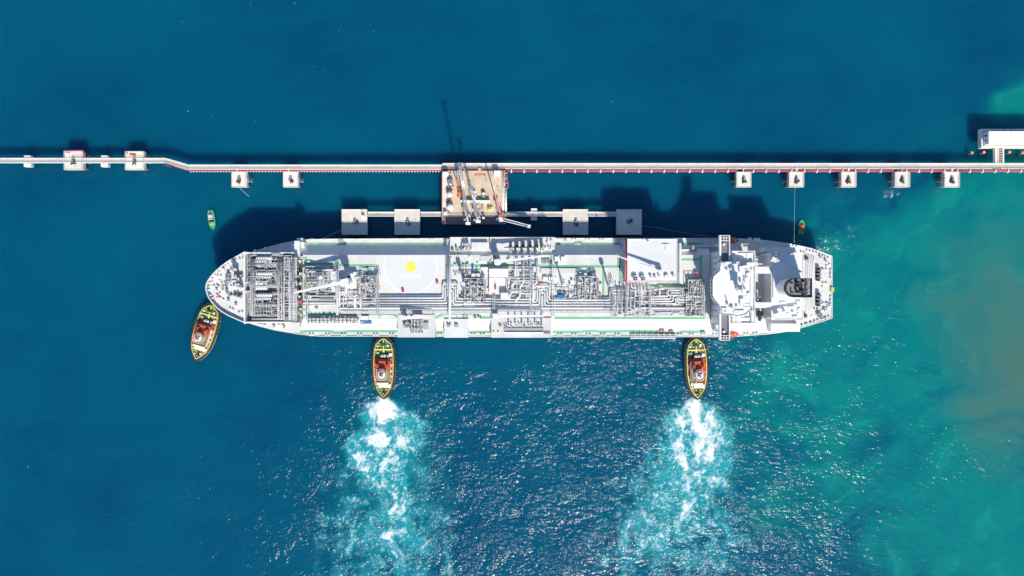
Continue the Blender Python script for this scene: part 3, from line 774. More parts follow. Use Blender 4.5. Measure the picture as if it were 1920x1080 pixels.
# ---- long cargo pipes with expansion loops
def pipe(pts, r, z=TD+1.6, mt='pipe', name='cargo_pipe', n=8, br=None):
    P = [W(a[0], a[1], a[2] if len(a) > 2 else z) for a in pts]
    return MB().tube(bend(P, br or max(0.7, r*2.4)), r, n).build(name, M[mt], ship)
for i in range(4):
    y = 558.5+5*i; r = (0.42,0.36,0.40,0.34)[i]
    pipe([(709,y),(830.5+4.2*i,y),(830.5+4.2*i,532+6.2*i),(858-4.2*i,532+6.2*i),(858-4.2*i,560+5*i),(924,560+5*i)], r)
    pipe([(924,561+5*i),(1003+4.2*i,561+5*i),(1003+4.2*i,536+6.2*i),(1030-4.2*i,536+6.2*i),(1030-4.2*i,562.5+5*i),(1132,562.5+5*i)], r)
    pipe([(1132,562.5+5*i),(1144+4.6*i,562.5+5*i),(1144+4.6*i,544+5.5*i),(1200,544+5.5*i)], r)
    pipe([(1200,556+4.4*i),(1252+5*i,556+4.4*i),(1252+5*i,544+5*i),(1279-3*i,544+5*i),(1279-3*i,552+5*i),(1316,552+5*i)], r)
    pipe([(640,563+4.6*i),(709,559+5*i)] if i%2 else [(628,560+4.6*i),(709,558.5+5*i)], r*0.9)
pipe([(640,577.6),(843,577.6)], 0.5, TD+2.0); pipe([(843,577.6),(1130,577.6)], 0.5, TD+2.0); pipe([(1130,577.6),(1316,577.6)], 0.45, TD+2.0)
pipe([(566,571.5),(632,571.5),(632,548),(655,548)], 0.34, TD+1.5); pipe([(632,512),(632,590)], 0.45, TD+3.2)
pipe([(636.5,520),(636.5,575)], 0.3, TD+3.0)
for y, r, z in ((582,0.20,1.0),(584.5,0.16,0.9),(574.6,0.22,1.5),(580,0.15,1.2)):
    for a, b in ((640,842),(845,1036),(1038,1318)): pipe([(a,y),(b,y)], r, TD+z, 'frost', 'service_pipe', 6)
# pipe supports
for k in range(52):
    px = 646+k*13.1
    if 826 < px < 862 or 998 < px < 1034 or 1140 < px < 1160: continue
    a = W(px,557,TD+1.1); b = W(px,586,TD+1.1)
    m = MB(); m.bar((a[0],a[1],TD+1.05),(b[0],b[1],TD+1.05),0.22,0.25)
    for t in (0.05,0.5,0.95): m.box(a[0]-.12,a[1]+(b[1]-a[1])*t-.12,TD,a[0]+.12,a[1]+(b[1]-a[1])*t+.12,TD+1.0)
    m.build('pipe_support', M['steel'], ship)
# raised catwalk beside the pipes
for a, b in ((640,842),(845,925),(1038,1130),(1130,1318)):
    A = W(a,585.6,TD+1.3); B_ = W(b,585.6,TD+1.3)
    m = MB(); m.box(A[0],A[1]-0.5,TD+1.2,B_[0],A[1]+0.5,TD+1.3); cw = m.build('catwalk', M['pipe'], ship)
    MB().rail([(A[0],A[1]-.5,TD+1.3),(B_[0],A[1]-.5,TD+1.3)], 1.0, 0.05, 3.0).build('catwalk_rail', M['pipe'], cw)
# transverse pipe bridges (light gantries with two beams)
for px, y0, y1, z in ((709,512,600,4.2),(843,479,601,5.0),(926,556,600,4.0),(997,505,600,3.6),(1037.5,500,596,4.0),(1151,528,596,4.4),(1175.5,534,598,4.4),(1200,536,597,4.2),(1219,535,597,4.4),(1318,528,590,4.0),(632.5,500,592,4.4),(575,560,600,4.0)):
    g = bpy.data.objects.new('pipe_gantry', None); COL.objects.link(g); g.parent = ship
    c0 = W(px, (y0+y1)/2, TD); g.location = Vector(c0)-ship.location
    a = W(px,y0,TD+z); b = W(px,y1,TD+z)
    for dx in (-0.42,0.42): MB().bar((a[0]+dx,a[1],TD+z),(b[0]+dx,b[1],TD+z),0.18,0.35).build('gantry_beam', M['pipe'], g)
    for t in (0.03,0.35,0.68,0.97):
        yy = a[1]+(b[1]-a[1])*t
        for dx in (-0.42,0.42): MB().box(a[0]+dx-.09,yy-.09,TD,a[0]+dx+.09,yy+.09,TD+z-0.18).build('gantry_post', M['pipe'], g)
    kk = int(abs(b[1]-a[1])/1.5); m = MB()
    for t in range(kk): m.box(a[0]-.34,a[1]+(b[1]-a[1])*(t+.5)/kk-.07,TD+z-.1,a[0]+.34,a[1]+(b[1]-a[1])*(t+.5)/kk+.07,TD+z+.05)
    m.build('gantry_rungs', M['steel'], g, stuff=True)
pipe([(843,480),(843,600)], 0.45, TD+5.6, 'pipe', 'vent_header')
pipe([(839.5,480),(839.5,556)], 0.16, TD+5.3, 'frost', 'service_pipe', 6)

# ---- liquid domes crowded with valves and small pipes
def liquid_dome(cx, cy, w, h, seed):
    d = bpy.data.objects.new('liquid_dome', None); COL.objects.link(d); d.parent = ship
    c = W(cx, cy, TD); d.location = Vector(c)-ship.location
    x0, x1, y0, y1 = cx-w/2, cx+w/2, cy-h/2, cy+h/2
    MB().pbox(x0,y0,x1,y1,TD,TD+0.5).build('coaming', M['steel'], d)
    MB().cyl(c[0],c[1],TD+0.5,TD+1.6,2.6,2.6,18).build('dome_trunk', M['pipe'], d)
    MB().dome(c[0],c[1],TD+1.6,2.6,0.6,18,3).build('dome_cover', M['pipe'], d)
    pipework((x0,y0,x1,y1), TD+0.5, TD+4.2, 46, seed, (0.08,0.24), (1.0,4.0)).build('dome_pipework', M['frost'], d, stuff=True)
    pipework((x0-2,y0,x1,y1+6), TD+0.3, TD+2.6, 14, seed+5, (0.18,0.32), (2,6)).build('dome_pipework', M['pipe'], d, stuff=True)
    clutter((x0,y0,x1,y1), TD+0.5, 60, seed+1, (0.3,1.0), (0.5,2.6)).build('dome_fittings', M['steel'], d, stuff=True)
    clutter((x0,y0,x1,y1), TD+0.5, 26, seed+2, (0.4,1.3), (1.2,3.4)).build('dome_valves', M['pipe'], d, stuff=True)
    for t in range(4):
        px = x0+(x1-x0)*t/3; a = W(px,y0,TD+4.3); b = W(px,y1,TD+4.3)
        MB().bar(a,b,0.2,0.22).build('dome_frame_beam', M['frost'], d)
    for py in (y0,y1):
        a = W(x0,py,TD+4.32); b = W(x1,py,TD+4.32); MB().bar(a,b,0.2,0.18).build('dome_frame_beam', M['frost'], d)
        for px in (x0,x1):
            q = W(px,py,TD+4); MB().box(q[0]-.12,q[1]-.12,TD+.5,q[0]+.12,q[1]+.12,TD+4.15).build('dome_frame_post', M['frost'], d)
    e = W(x1+2.4, cy, TD+3); MB().pbox(x1+1.2,y0+2,x1+3.4,y1-2,TD+3.2,TD+3.35).build('dome_platform', M['grating'], d)
for a in ((691,538,30,42,100),(889,545,36,46,200),(1102,540,34,44,300),(1304,540,26,30,400)): liquid_dome(*a)
# looser pipe fields
for i, (rect, n, z1, mt) in enumerate((((574,500,632,560),70,3.2,'frost'),((636,520,678,578),60,3.4,'pipe'),((1152,540,1218,592),80,3.0,'pipe'),((1220,540,1316,560),46,2.2,'frost'),
        ((950,505,1000,556),40,2.6,'pipe'),((1284,548,1318,592),50,3.4,'frost'),((640,545,706,575),36,2.6,'frost'),((1034,540,1086,560),14,1.6,'pipe'),((862,560,922,576),24,1.8,'frost'),((1068,556,1120,576),30,2.0,'frost'),((1218,562,1316,592),40,1.6,'pipe'))):
    pipework(rect, TD, TD+z1, n, 500+i, (0.09,0.3), (2,8)).build('deck_pipework', M[mt], ship, stuff=True)
for i, (rect, n, mt) in enumerate((((574,500,632,560),80,'steel'),((640,520,706,578),90,'pipe'),((1152,540,1218,592),80,'steel'),((1220,545,1316,592),70,'pipe'),((950,480,1036,520),34,'steel'),
        ((840,480,930,556),40,'pipe'),((1040,510,1130,556),34,'pipe'),((1284,520,1322,592),70,'steel'),((862,508,910,575),40,'steel'),((845,594,935,598),10,'steel'))):
    clutter(rect, TD, n, 600+i, (0.25,1.0), (0.3,1.8)).build('deck_fittings', M[mt], ship, stuff=True)

# ---- shore side equipment rows, tanks and houses on the trunk deck
for k in range(2):                                                      # row of water-jacketed cylinders, south side of the bow
    MB().vessel(W(578,597.5+4.4*k,TD+1.5), W(670,597.5+4.4*k,TD+1.5), 0.62, 12).build('gas_bottle_bank', M['frost'], ship)
for k in range(13):
    a = W(580+k*7.2,594.5,TD); b = W(580+k*7.2,605,TD)
    m = MB(); m.box(a[0]-.1,b[1],MD+2,a[0]+.1,a[1],TD+2.6); m.build('bank_frame', M['dark'], ship)
clutter((578,593,672,605), TD, 90, 701, (0.3,0.8), (0.8,2.4)).build('bank_fittings', M['steel'], ship, stuff=True)
deckbox(686,596,3.0,1.9,2.4,TD,'white','control_cabinet'); deckbox(687,604,5.0,1.4,1.4,TD-1.2,'blue','generator_set'); deckbox(680,605,1.6,1.4,1.6,TD-1.2,'steel','generator_set')
deckbox(594,577.5,1.3,0.9,1.2,TD,'steel','cabinet'); deckbox(565.5,566.5,1.2,1.6,1.6,TD,'red','hose_reel_box')
# bow equipment: big tank, pipe rack deck, long cooler box
MB().vessel(W(592,519,TD+3.2), W(609,516,TD+3.2), 2.1, 18).build('buffer_tank', M['alu'], ship)
m = MB(); m.pbox(574,505,624,507.5,TD,TD+3.4); m.build('screen_wall', M['white'], ship)
MB().pbox(584,557.5,624,562,TD,TD+2.4).build('cooler_box', M['bridgedeck'], ship)
MB().pbox(578,554.5,628,556,TD,TD+2.7).build('cooler_frame', M['white'], ship)
MB().pbox(620,509,634,548,TD,TD+2.2).build('machinery_house', M['white'], ship)
MB().pbox(648,510,668,541,TD,TD+2.6).build('machinery_house', M['white'], ship)
for a in ((655,521),(660,517)): deckbox(a[0],a[1],2.6,1.8,3.4,TD,'white','ventilator')
deckbox(642,532,1.0,1.2,4.0,TD,'red','hose_reel_box')

def deck_crane(px, py, zb, zt, tip, ztip, name='deck_crane', r=1.2, bw=1.1, house=2.6, mt='white'):
    o = bpy.data.objects.new(name, None); COL.objects.link(o); o.parent = ship
    c = W(px, py, zt); b = (c[0], c[1], zb); o.location = Vector(b)-ship.location
    MB().cyl(c[0],c[1],zb,zt-2.4,r,r*0.9,14).build('pedestal', M[mt], o)
    t = W(*tip, ztip); d = (Vector(t)-Vector(c)); ang = math.atan2(d.y,d.x)
    MB().cbox((c[0],c[1],zt-2.4), house, house*0.8, 2.6, ang).build('crane_house', M[mt], o)
    u = Vector((math.cos(ang),math.sin(ang),0)); s = Vector((-u.y,u.x,0))
    A = Vector(c)+u*house*0.4; T = Vector(t)
    m = MB()
    m.add([tuple(A+s*bw*.5-Vector((0,0,.45))),tuple(A-s*bw*.5-Vector((0,0,.45))),tuple(A-s*bw*.5+Vector((0,0,.45))),tuple(A+s*bw*.5+Vector((0,0,.45))),
           tuple(T+s*bw*.25-Vector((0,0,.25))),tuple(T-s*bw*.25-Vector((0,0,.25))),tuple(T-s*bw*.25+Vector((0,0,.25))),tuple(T+s*bw*.25+Vector((0,0,.25)))],
          [(0,1,2,3),(7,6,5,4),(0,4,5,1),(1,5,6,2),(2,6,7,3),(3,7,4,0)])
    bm = m.build('boom', M[mt], o)
    MB().tube([tuple(A+(T-A)*0.12+Vector((0,0,-1.2))), tuple(A+(T-A)*0.42+Vector((0,0,-0.4)))], 0.22, 8).build('luffing_cylinder', M['steel'], o)
    MB().tube([tuple(T), tuple(T+Vector((0,0,-3.0)))], 0.06, 5).build('hoist_wire', M['dark'], o)
    MB().cbox((T.x,T.y,T.z-3.8), 0.5,0.5,0.8).build('hook_block', M['yellow'], o)
    return o
deck_crane(646,529,TD,31.5,(551,549),30.5,r=1.5,bw=1.6,house=3.6)
MB().pbox(638,524,655,536,TD,TD+4.5).build('crane_foundation', M['white'], ship)
deck_crane(933,491,TD,27.5,(1027,479.5),26.5,r=1.3,bw=1.25,house=3.0)
MB().cyl(*W(933,491,TD+4)[:2],TD,TD+5.0,1.7,1.5,18).build('crane_foundation', M['white'], ship)
deck_crane(930,593,TD,25.0,(1020,592.5),24.4,r=1.0,bw=1.5,house=2.8)
deck_crane(757,596,TD,25.5,(812,595),25.0,r=0.9,bw=1.3,house=2.4)

# ---- north manifold deck
MB().pbox(843.5,444.6,1040,471.5,MD-0.3,17.7).build('manifold_deck', M['deck'], ship)
MB().rail([W(844,445.2,17.7),W(1039.5,445.2,17.7)], 1.1, 0.05, 3.0).build('manifold_rail', M['pipe'], ship)
ZM = 17.7
MB().pbox(884,454.5,914.5,468,ZM,ZM+1.9).build('spill_house', M['deck'], ship)
MB().pbox(918.7,445,920,471,ZM,ZM+1.6).build('partition', M['white'], ship)
clutter((846,465,884,471), ZM, 26, 801, (0.3,0.8), (0.6,1.9)).build('manifold_fittings', M['steel'], ship, stuff=True)
clutter((866,455,880,470), ZM, 26, 802, (0.4,1.3), (1.0,3.4)).build('manifold_fittings', M['frost'], ship, stuff=True)
clutter((1015,448,1040,471), ZM, 22, 803, (0.3,0.9), (0.5,1.9)).build('manifold_fittings', M['pipe'], ship, stuff=True)
for i, x in enumerate((958,969.5,981.5,994,1006.5,1016)):               # loading manifold branches with flanges
    r = (0.3,0.5,0.5,0.52,0.5,0.3)[i]; z = ZM+1.5
    p0 = W(x,455,z)
    m = MB(); m.tube([p0, W(x,474,z)], r, 10)
    mp = m.build('manifold_branch', M['pipe'], ship)
    for y in (455,459,465):
        q = W(x,y,z); MB().tube([(q[0],q[1]-.12,z),(q[0],q[1]+.12,z)], r*1.7, 12).build('flange', M['steel'], mp)
    q = W(x,462,z); MB().cbox((q[0],q[1],z), r*2.6, r*2.2, 1.7).build('valve_actuator', M['dark'], mp)
    MB().pbox(x-2.4,453.5,x+2.4,469,ZM,ZM+0.5).build('drip_tray', M['steel'], mp)
for i, (x, pts) in enumerate(((969.5,[(969.5,474),(969.5,527),(961,533),(961,548),(955,552),(955,563)]),(981.5,[(981.5,474),(981.5,531),(975,537),(975,556),(968,560),(968,566)]),
        (994,[(994,474),(994,572)]),(1006.5,[(1006.5,474),(1006.5,530),(1000,534),(1000,566)]),(958,[(958,474),(966.5,484),(966.5,528)]),(986.5,[(986.5,500),(986.5,558)]),(990,[(990,500),(990,558)]))):
    pipe(pts, (0.5,0.5,0.52,0.5,0.28,0.22,0.2)[i], TD+1.9, 'pipe', 'crossover_pipe')
for y in (479,500,521,526,545):
    pipe([(950,y),(1012,y)], 0.2, TD+2.6, 'frost', 'service_pipe', 6)
# houses and stores amidships
for a in ((917,504,953,520,3.6,'white'),(917,521,926,552,2.2,'white'),(939,549,953,560,3.2,'white'),(930,521,950,535,1.0,'deck'),(902,501,915,507,1.5,'white'),(1000,501,1004.5,510,1.8,'white'),(1005,497,1008,519,1.4,'white'),
          (1013,503,1085,513,0.8,'deck'),(1018,519,1027,528,1.6,'white'),(1029,519,1038,528,1.6,'white'),(1040,481,1049,492,2.0,'white'),(1052,481,1060,492,2.0,'white'),
          (1046,546,1060,556,1.0,'blue'),(1046,553,1057,558,1.9,'blue'),(1067,552,1073,557,1.5,'white'),(1094,512,1100,518,1.6,'white'),(1110,512,1117,519,1.4,'white'),(884,513,900,519,1.5,'white'),(900,480,920,490,0.5,'deck')):
    MB().pbox(a[0],a[1],a[2],a[3],TD,TD+a[4]).build('deck_house' if a[5] != 'blue' else 'pump_set', M[a[5]], ship)
for a in ((1089,521),(928,540),(1009,532),(1184,558),(1304,512),(943,560)): MB().cyl(*W(a[0],a[1],TD)[:2],TD,TD+1.6,0.75,0.75,12).build('fire_monitor', M['red'], ship)
for x, y in ((756,546),(820,530)): deckbox(x,y,1.0,1.0,1.6,TD,'red','fire_box')
for i, (x0, y0, x1, y1, zt) in enumerate(((857,489,872,533,26.5),(1040,487,1055,534,27),(1126,490,1140,534,27))):   # vent masts
    o = bpy.data.objects.new('vent_mast', None); COL.objects.link(o); o.parent = ship
    b = W(x1, y1, TD); o.location = Vector(b)-ship.location
    m = MB(); m.tube([b,(b[0],b[1],TD+10.5)], [0.4,0.28], 10); m.build('mast_pipe', M['pipe'], o)
    m = MB(); m.cyl(b[0],b[1],TD+10.2,TD+12,0.95,0.95,12); m.build('vent_head', M['pipe'], o)
    m = MB()
    for k in range(3):
        a = 2.1*k+0.4; m.tube([(b[0]+1.3*math.cos(a),b[1]+1.3*math.sin(a),TD),(b[0],b[1],TD+7.5)], 0.1, 5)
    m.build('mast_stay', M['pipe'], o, stuff=True)
for k in range(6): deckbox(862+(k%3)*6.5,499+12*(k//3),0.9,1.6,1.1,TD,'steel','valve_station')
for k in range(4): deckbox(886.5,498+3.3*k,0.9,0.6,0.9,TD,'blue','drum')
for k in range(6): deckbox(938+2.7*k,529,0.4,2.6,0.9,TD,'steel','hose_rack')
for k in range(6): deckbox(1016.5+2.6*k,490,0.4,2.0,1.0,TD,'steel','hose_rack')

# ---- south side blocks, manifold and accommodation ladder
MB().pbox(745.5,590,816,632.6,MD-0.3,TD+0.7).build('service_block', M['deck'], ship)
MB().pbox(833,598,878.5,633.2,MD-0.3,TD+0.7).build('service_block', M['deck'], ship)
MB().pbox(921,596,1034,633.2,MD-0.3,TD+0.7).build('manifold_deck', M['deck'], ship)
ZS = TD+0.7
mod = bpy.data.objects.new('nitrogen_module', None); COL.objects.link(mod); mod.parent = ship
mod.location = Vector(W(786,607,ZS))-ship.location
MB().pbox(771,590,793,625,ZS,ZS+0.3).build('skid', M['steel'], mod)
MB().pbox(774,590,792,594.5,ZS,ZS+2.6).build('module_house', M['white'], mod)
MB().pbox(795,605,803,618,ZS,ZS+1.2).build('module_tray', M['steel'], mod)
for k in range(3):
    for j in range(3):
        MB().vessel(W(775.5+k*6,601+j*7,ZS+2.0), W(779.5+k*6,601+j*7,ZS+2.0), 0.7, 10).build('receiver', M['frost'], mod)
pipework((771,595,793,624), ZS, ZS+3.2, 40, 821, (0.08,0.2), (1,4)).build('module_pipework', M['frost'], mod, stuff=True)
clutter((756,598,772,614), ZS, 34, 822, (0.3,1.1), (0.6,2.6)).build('module_fittings', M['steel'], mod, stuff=True)
for k in range(8):
    MB().pbox(771+k*3,594.6,771.6+k*3,624.6,ZS+3.1,ZS+3.3).build('module_beam', M['pipe'], mod) if k%2 == 0 else None
for x in (841.5,855.5):
    o = clutter((x-3,608,x+4,614), ZS, 14, int(x), (0.3,0.8), (0.5,1.4)).build('manifold_fittings', M['steel'], ship, stuff=True)
for i in range(6):
    x = 955+i*12.4
    m = MB(); m.tube([W(x,590,ZS+1.3), W(x,611,ZS+1.3)], 0.34, 9); mp = m.build('manifold_branch', M['pipe'], ship)
    for y in (604,609):
        q = W(x,y,ZS+1.3); MB().tube([(q[0],q[1]-.1,q[2]),(q[0],q[1]+.1,q[2])], 0.6, 10).build('flange', M['steel'], mp)
MB().pbox(945,614.5,1019,621.5,ZS,ZS+0.5).build('drip_tray', M['grating'], ship)
for k in range(37):
    MB().pbox(945.6+k*2,614.7,946.4+k*2,621.3,ZS+.5,ZS+0.62).build('tray_bar', M['pipe'], ship)
MB().pbox(946,622.5,1019,623.6,ZS,ZS+1.2).build('fender_rail', M['white'], ship)
clutter((934,606,1020,613), ZS, 40, 831, (0.3,0.9), (0.4,1.5)).build('manifold_fittings', M['steel'], ship, stuff=True)
for a in ((926,623),(934,623)): deckbox(a[0],a[1],0.8,0.7,0.7,ZS,'yellow','valve_box')
MB().pbox(1019.5,621,1031.5,625.5,ZS,ZS+0.25).build('hatch', M['bridgedeck'], ship)
lad = bpy.data.objects.new('accommodation_ladder', None); COL.objects.link(lad); lad.parent = ship
lad.location = Vector(W(1223,630,MD))-ship.location
for y0, y1 in ((627.2,628.4),(630.8,632.2),(633.6,635.4)): MB().pbox(1182,y0,1267,y1,MD+0.4,MD+1.3).build('ladder_stringer', M['white'], lad)
MB().pbox(1183,628.6,1266,630.6,MD+0.5,MD+0.7).build('ladder_treads', M['alu'], lad)
MB().pbox(1183,632.3,1266,633.5,MD+0.5,MD+0.7).build('ladder_platform', M['pipe'], lad)
for k in range(7): MB().pbox(1190+k*11,624.5,1190.8+k*11,635,MD+.1,MD+1.5).build('ladder_davit', M['pipe'], lad)

# ---- tall cargo machinery house with red edge rail
MH = 27.0
MB().pbox(1176,447.5,1270,529,MD-0.3,MH).build('cargo_machinery_house', M['white'], ship)
for a in ((1172.6,447,1174.9,530),(1175,529.4,1250,530.6)):
    b = W(a[0],a[1],MH); e = W(a[2],a[3],MH); m = MB()
    if a[2]-a[0] < 10: m.tube([(b[0],b[1],MH-0.4),(b[0],e[1],MH-0.4)],0.22,7); m.tube([(e[0],b[1],MH-1.0),(e[0],e[1],MH-1.0)],0.26,7); m.tube([(b[0]+.25,b[1],MH-2.2),(b[0]+.25,e[1],MH-2.2)],0.22,7)
    else: m.tube([(b[0],e[1],MH-0.2),(e[0],e[1],MH-0.2)],0.14,7)
    m.build('red_drench_pipe', M['red'], ship)
MB().wall(pxs([(1176.4,448),(1269.6,448),(1269.6,528.6),(1176.4,528.6)],MH+.3),0.2,MH-.1,MH+0.3).build('roof_coaming', M['white'], ship)
for x in (1190,1204.3):
    o = bpy.data.objects.new('exhaust_fan', None); COL.objects.link(o); o.parent = ship
    q = W(x,522,MH); o.location = Vector(q)-ship.location
    MB().cyl(q[0],q[1],MH,MH+1.7,0.95,0.95,18).build('fan_duct', M['steel'], o)
    m = MB(); m.torus((q[0],q[1],MH+1.8),1.15,0.16,22,6); m.build('fan_rim', M['white'], o)
    MB().cyl(q[0],q[1],MH+1.7,MH+1.76,0.9,0.9,18).build('fan_throat', M['black'], o)
    MB().cyl(q[0],q[1],MH+1.76,MH+2.1,0.4,0.3,12).build('fan_hub', M['pipe'], o)
q = W(1249,519,MH); MB().cyl(q[0],q[1],MH,MH+1.4,0.95,0.95,18).build('roof_vent', M['white'], ship)
q = W(1225,452,MH); MB().cyl(q[0],q[1],MH-8,MH-0.4,1.35,1.35,20).build('tank_dome', M['white'], ship)
for a in ((1220,520),(1228,521),(1236,519),(1262,518),(1205,450),(1214,453)): mvent(a[0],a[1],MH)
deckbox(1248,458,3.0,0.12,0.6,MH,'pipe','roof_rail'); deckbox(1247.5,462,0.12,3.2,0.6,MH,'pipe','roof_rail')
deck_crane(1240,510,MH,30.6,(1156,479.5),30.2,r=0.8,bw=0.9,house=2.0)
MB().tube(bend([W(1240,505,MH+.2),W(1200,494,MH+.2),W(1188,493,MH+.2)],1),0.06,5).build('wire', M['pipe'], ship)
for k in range(7): deckbox(1272.5,462+k*10.5,0.9,2.6,3.4,TD,'white' if k%2 else 'pipe','side_locker')
MB().pbox(1272,467.5,1292,470.5,MD,TD+1.2).build('cable_tray', M['white'], ship)
MB().pbox(1298,461,1308,468,MD,TD+1.0).build('skid_unit', M['steel'], ship)
MB().pbox(1310,461.5,1340,463,MD,MD+2).build('cable_tray', M['white'], ship)
for i in range(7):
    pipe([(1178+i*6.2,531),(1178+i*6.2,538+2*i),(1196-i,538+2*i)] if i%2 else [(1178+i*6.2,531),(1178+i*6.2,560-3*i)], 0.2+0.05*(i%3), TD+2.2)
for i in range(5): pipe([(1158+8*i,536+3*i),(1158+8*i,590-3*i),(1172+8*i,590-3*i)], 0.3, TD+2.5+.3*i)

# ---- accommodation block and bridge
ac = bpy.data.objects.new('accommodation_block', None); COL.objects.link(ac); ac.parent = ship
ac.location = Vector(W(1382,538,MD))-ship.location
AZ = 30.0
MB().pbox(1346,471,1416,607,MD-0.3,AZ).build('house_wall', M['white'], ac)
MB().pbox(1372,470.4,1416.4,472,AZ,AZ+1.1).build('bulwark', M['white'], ac)
MB().pbox(1372,605.4,1416.4,607.3,AZ,AZ+1.1).build('bulwark', M['white'], ac)
MB().pbox(1415,472.1,1416.4,605.3,AZ,AZ+1.1).build('bulwark', M['white'], ac)
xf = W(1346,0,AZ)[0]
for r_ in range(4):
    for k in range(11):
        yy = W(0,482+k*11.2,AZ)[1]; z = 17.5+r_*3.1
        wv_ = MB().box(xf-0.05,yy-0.45,z,xf+0.1,yy+0.45,z+0.9).build('window', M['glass'], ac)
WHZ = 34.6
WH = [(1350,491),(1386,491),(1387,498),(1398,498),(1406.5,500.5),(1406.5,582),(1398,590),(1384,593),(1350,588),(1350,574),(1338,559.5),(1336,553),(1336,525),(1338,518),(1350,507.5)]
wh = pxs(WH, WHZ); whc = (sum(p[0] for p in wh)/len(wh), sum(p[1] for p in wh)/len(wh))
sh_ = [(whc[0]+(x-whc[0])*0.965, whc[1]+(y-whc[1])*0.98) for x, y in wh]
MB().prism(sh_, AZ, WHZ-0.35).build('wheelhouse_wall', M['white'], ac)
MB().prism(wh, WHZ-0.35, WHZ).build('wheelhouse_roof', M['white'], ac)
for i in range(9, 14):
    a, b = Vector(sh_[i]), Vector(sh_[(i+1)%15]); d = (b-a); n_ = max(1, round(d.length/1.5)); nr = Vector((-d.y,d.x)).normalized()
    if nr.x > 0: nr = -nr
    for k in range(n_):
        p0 = a+d*(k+.1)/n_; p1 = a+d*(k+.9)/n_
        MB().add([(p0.x+nr.x*.05,p0.y+nr.y*.05,AZ+1.5),(p1.x+nr.x*.05,p1.y+nr.y*.05,AZ+1.5),(p1.x+nr.x*.05,p1.y+nr.y*.05,AZ+3.6),(p0.x+nr.x*.05,p0.y+nr.y*.05,AZ+3.6),
                  (p0.x-nr.x*.1,p0.y-nr.y*.1,AZ+1.5),(p1.x-nr.x*.1,p1.y-nr.y*.1,AZ+1.5),(p1.x-nr.x*.1,p1.y-nr.y*.1,AZ+3.6),(p0.x-nr.x*.1,p0.y-nr.y*.1,AZ+3.6)],
                 [(0,1,2,3),(7,6,5,4),(0,4,5,1),(1,5,6,2),(2,6,7,3),(3,7,4,0)]).build('bridge_window', M['glass'], ac)
MB().wall(wh, 0.12, WHZ, WHZ+0.5).build('roof_rail', M['white'], ac)
# bridge wings: dark floor, white bulwarks, lattice ends
for sgn, y_in, y_out in ((1,489,441),(-1,589,638.5)):
    wg = bpy.data.objects.new('bridge_wing', None); COL.objects.link(wg); wg.parent = ship
    wz = 31.0; q = W(1359,(y_in+y_out)/2,wz); wg.location = Vector(q)-ship.location
    ya, yb = sorted((y_in,y_out)); ye = ya+10 if sgn > 0 else yb-10
    MB().pbox(1352.5,ye if sgn > 0 else ya-6,1367,yb+5 if sgn > 0 else ye,wz-0.4,wz).build('wing_floor', M['bridgedeck'], wg)
    MB().pbox(1349,ya,1352.4,yb,wz-0.6,wz+1.2).build('wing_bulwark', M['white'], wg)
    MB().pbox(1367.1,ya,1369,yb,wz-0.6,wz+1.2).build('wing_bulwark', M['white'], wg)
    yo = (ya,ye) if sgn > 0 else (ye,yb)
    for t in (0.06,0.5,0.97): 
        yy = yo[0]+(yo[1]-yo[0])*t; MB().pbox(1352.5,yy-0.6,1367,yy+0.6,wz+0.4,wz+1.15).build('wing_beam', M['white'], wg)
    for t in (0.34,0.67):
        xx = 1352.5+14.5*t; MB().pbox(xx-0.5,yo[0]+1.2,xx+0.5,yo[1]-0.5,wz+0.45,wz+1.1).build('wing_beam', M['white'], wg)
    MB().pbox(1352.5,yo[0]+1,1367,yo[1]-1,wz-0.5,wz-0.3).build('wing_end_floor', M['black'], wg)
    q = W(1356.5,ye+(7 if sgn > 0 else -7),wz); MB().dome(q[0],q[1],wz+0.6,0.66,0.6,14,4).build('radome', M['white'], wg)
    MB().cyl(q[0],q[1],wz,wz+0.6,0.3,0.3,8).build('radome_stand', M['white'], wg)
    q = W(1358,y_in,AZ-6); z_ = 20
    MB().pbox(1356,ya+14 if sgn > 0 else yb-18,1364,ya+18 if sgn > 0 else yb-14,MD,wz-0.4).build('wing_leg', M['white'], wg)
# equipment on the bridge roof: radar mast, antennas, compass deck fittings
rm = bpy.data.objects.new('radar_mast', None); COL.objects.link(rm); rm.parent = ship
q = W(1383,542,WHZ); rm.location = Vector(q)-ship.location
m = MB(); m.tube([q,(q[0],q[1],WHZ+7),(q[0],q[1],WHZ+11)], [1.1,0.8,0.3], 10); m.build('mast_tower', M['white'], rm)
MB().cbox((q[0],q[1],WHZ+5.6),3.2,3.6,0.2).build('mast_platform', M['white'], rm); MB().cbox((q[0],q[1],WHZ+8.2),2.0,5.2,0.2).build('mast_platform', M['white'], rm)
MB().bar((q[0]-.8,q[1]-2.2,WHZ+9.2),(q[0]-.8,q[1]+2.2,WHZ+9.2),0.35,0.4).build('radar_scanner', M['white'], rm)
MB().bar((q[0]+.8,q[1]-1.5,WHZ+6.7),(q[0]+.8,q[1]+1.5,WHZ+6.7),0.35,0.4).build('radar_scanner', M['white'], rm)
for x, y, r_ in ((1362,506,0.7),(1368,504,0.55),(1359,585,0.3),(1372,578,0.8),(1363,571,0.5)):
    q = W(x,y,WHZ); o = MB().cyl(q[0],q[1],WHZ,WHZ+1.2,r_*.4,r_*.4,8).build('antenna_stand', M['white'], ac); MB().dome(q[0],q[1],WHZ+1.2,r_,r_,14,4).build('radome', M['white'], ac)
MB().tube([W(1366,575,WHZ),(W(1366,575,WHZ)[0],W(1366,575,WHZ)[1],WHZ+5.5)],0.22,8).build('signal_mast', M['white'], ac)
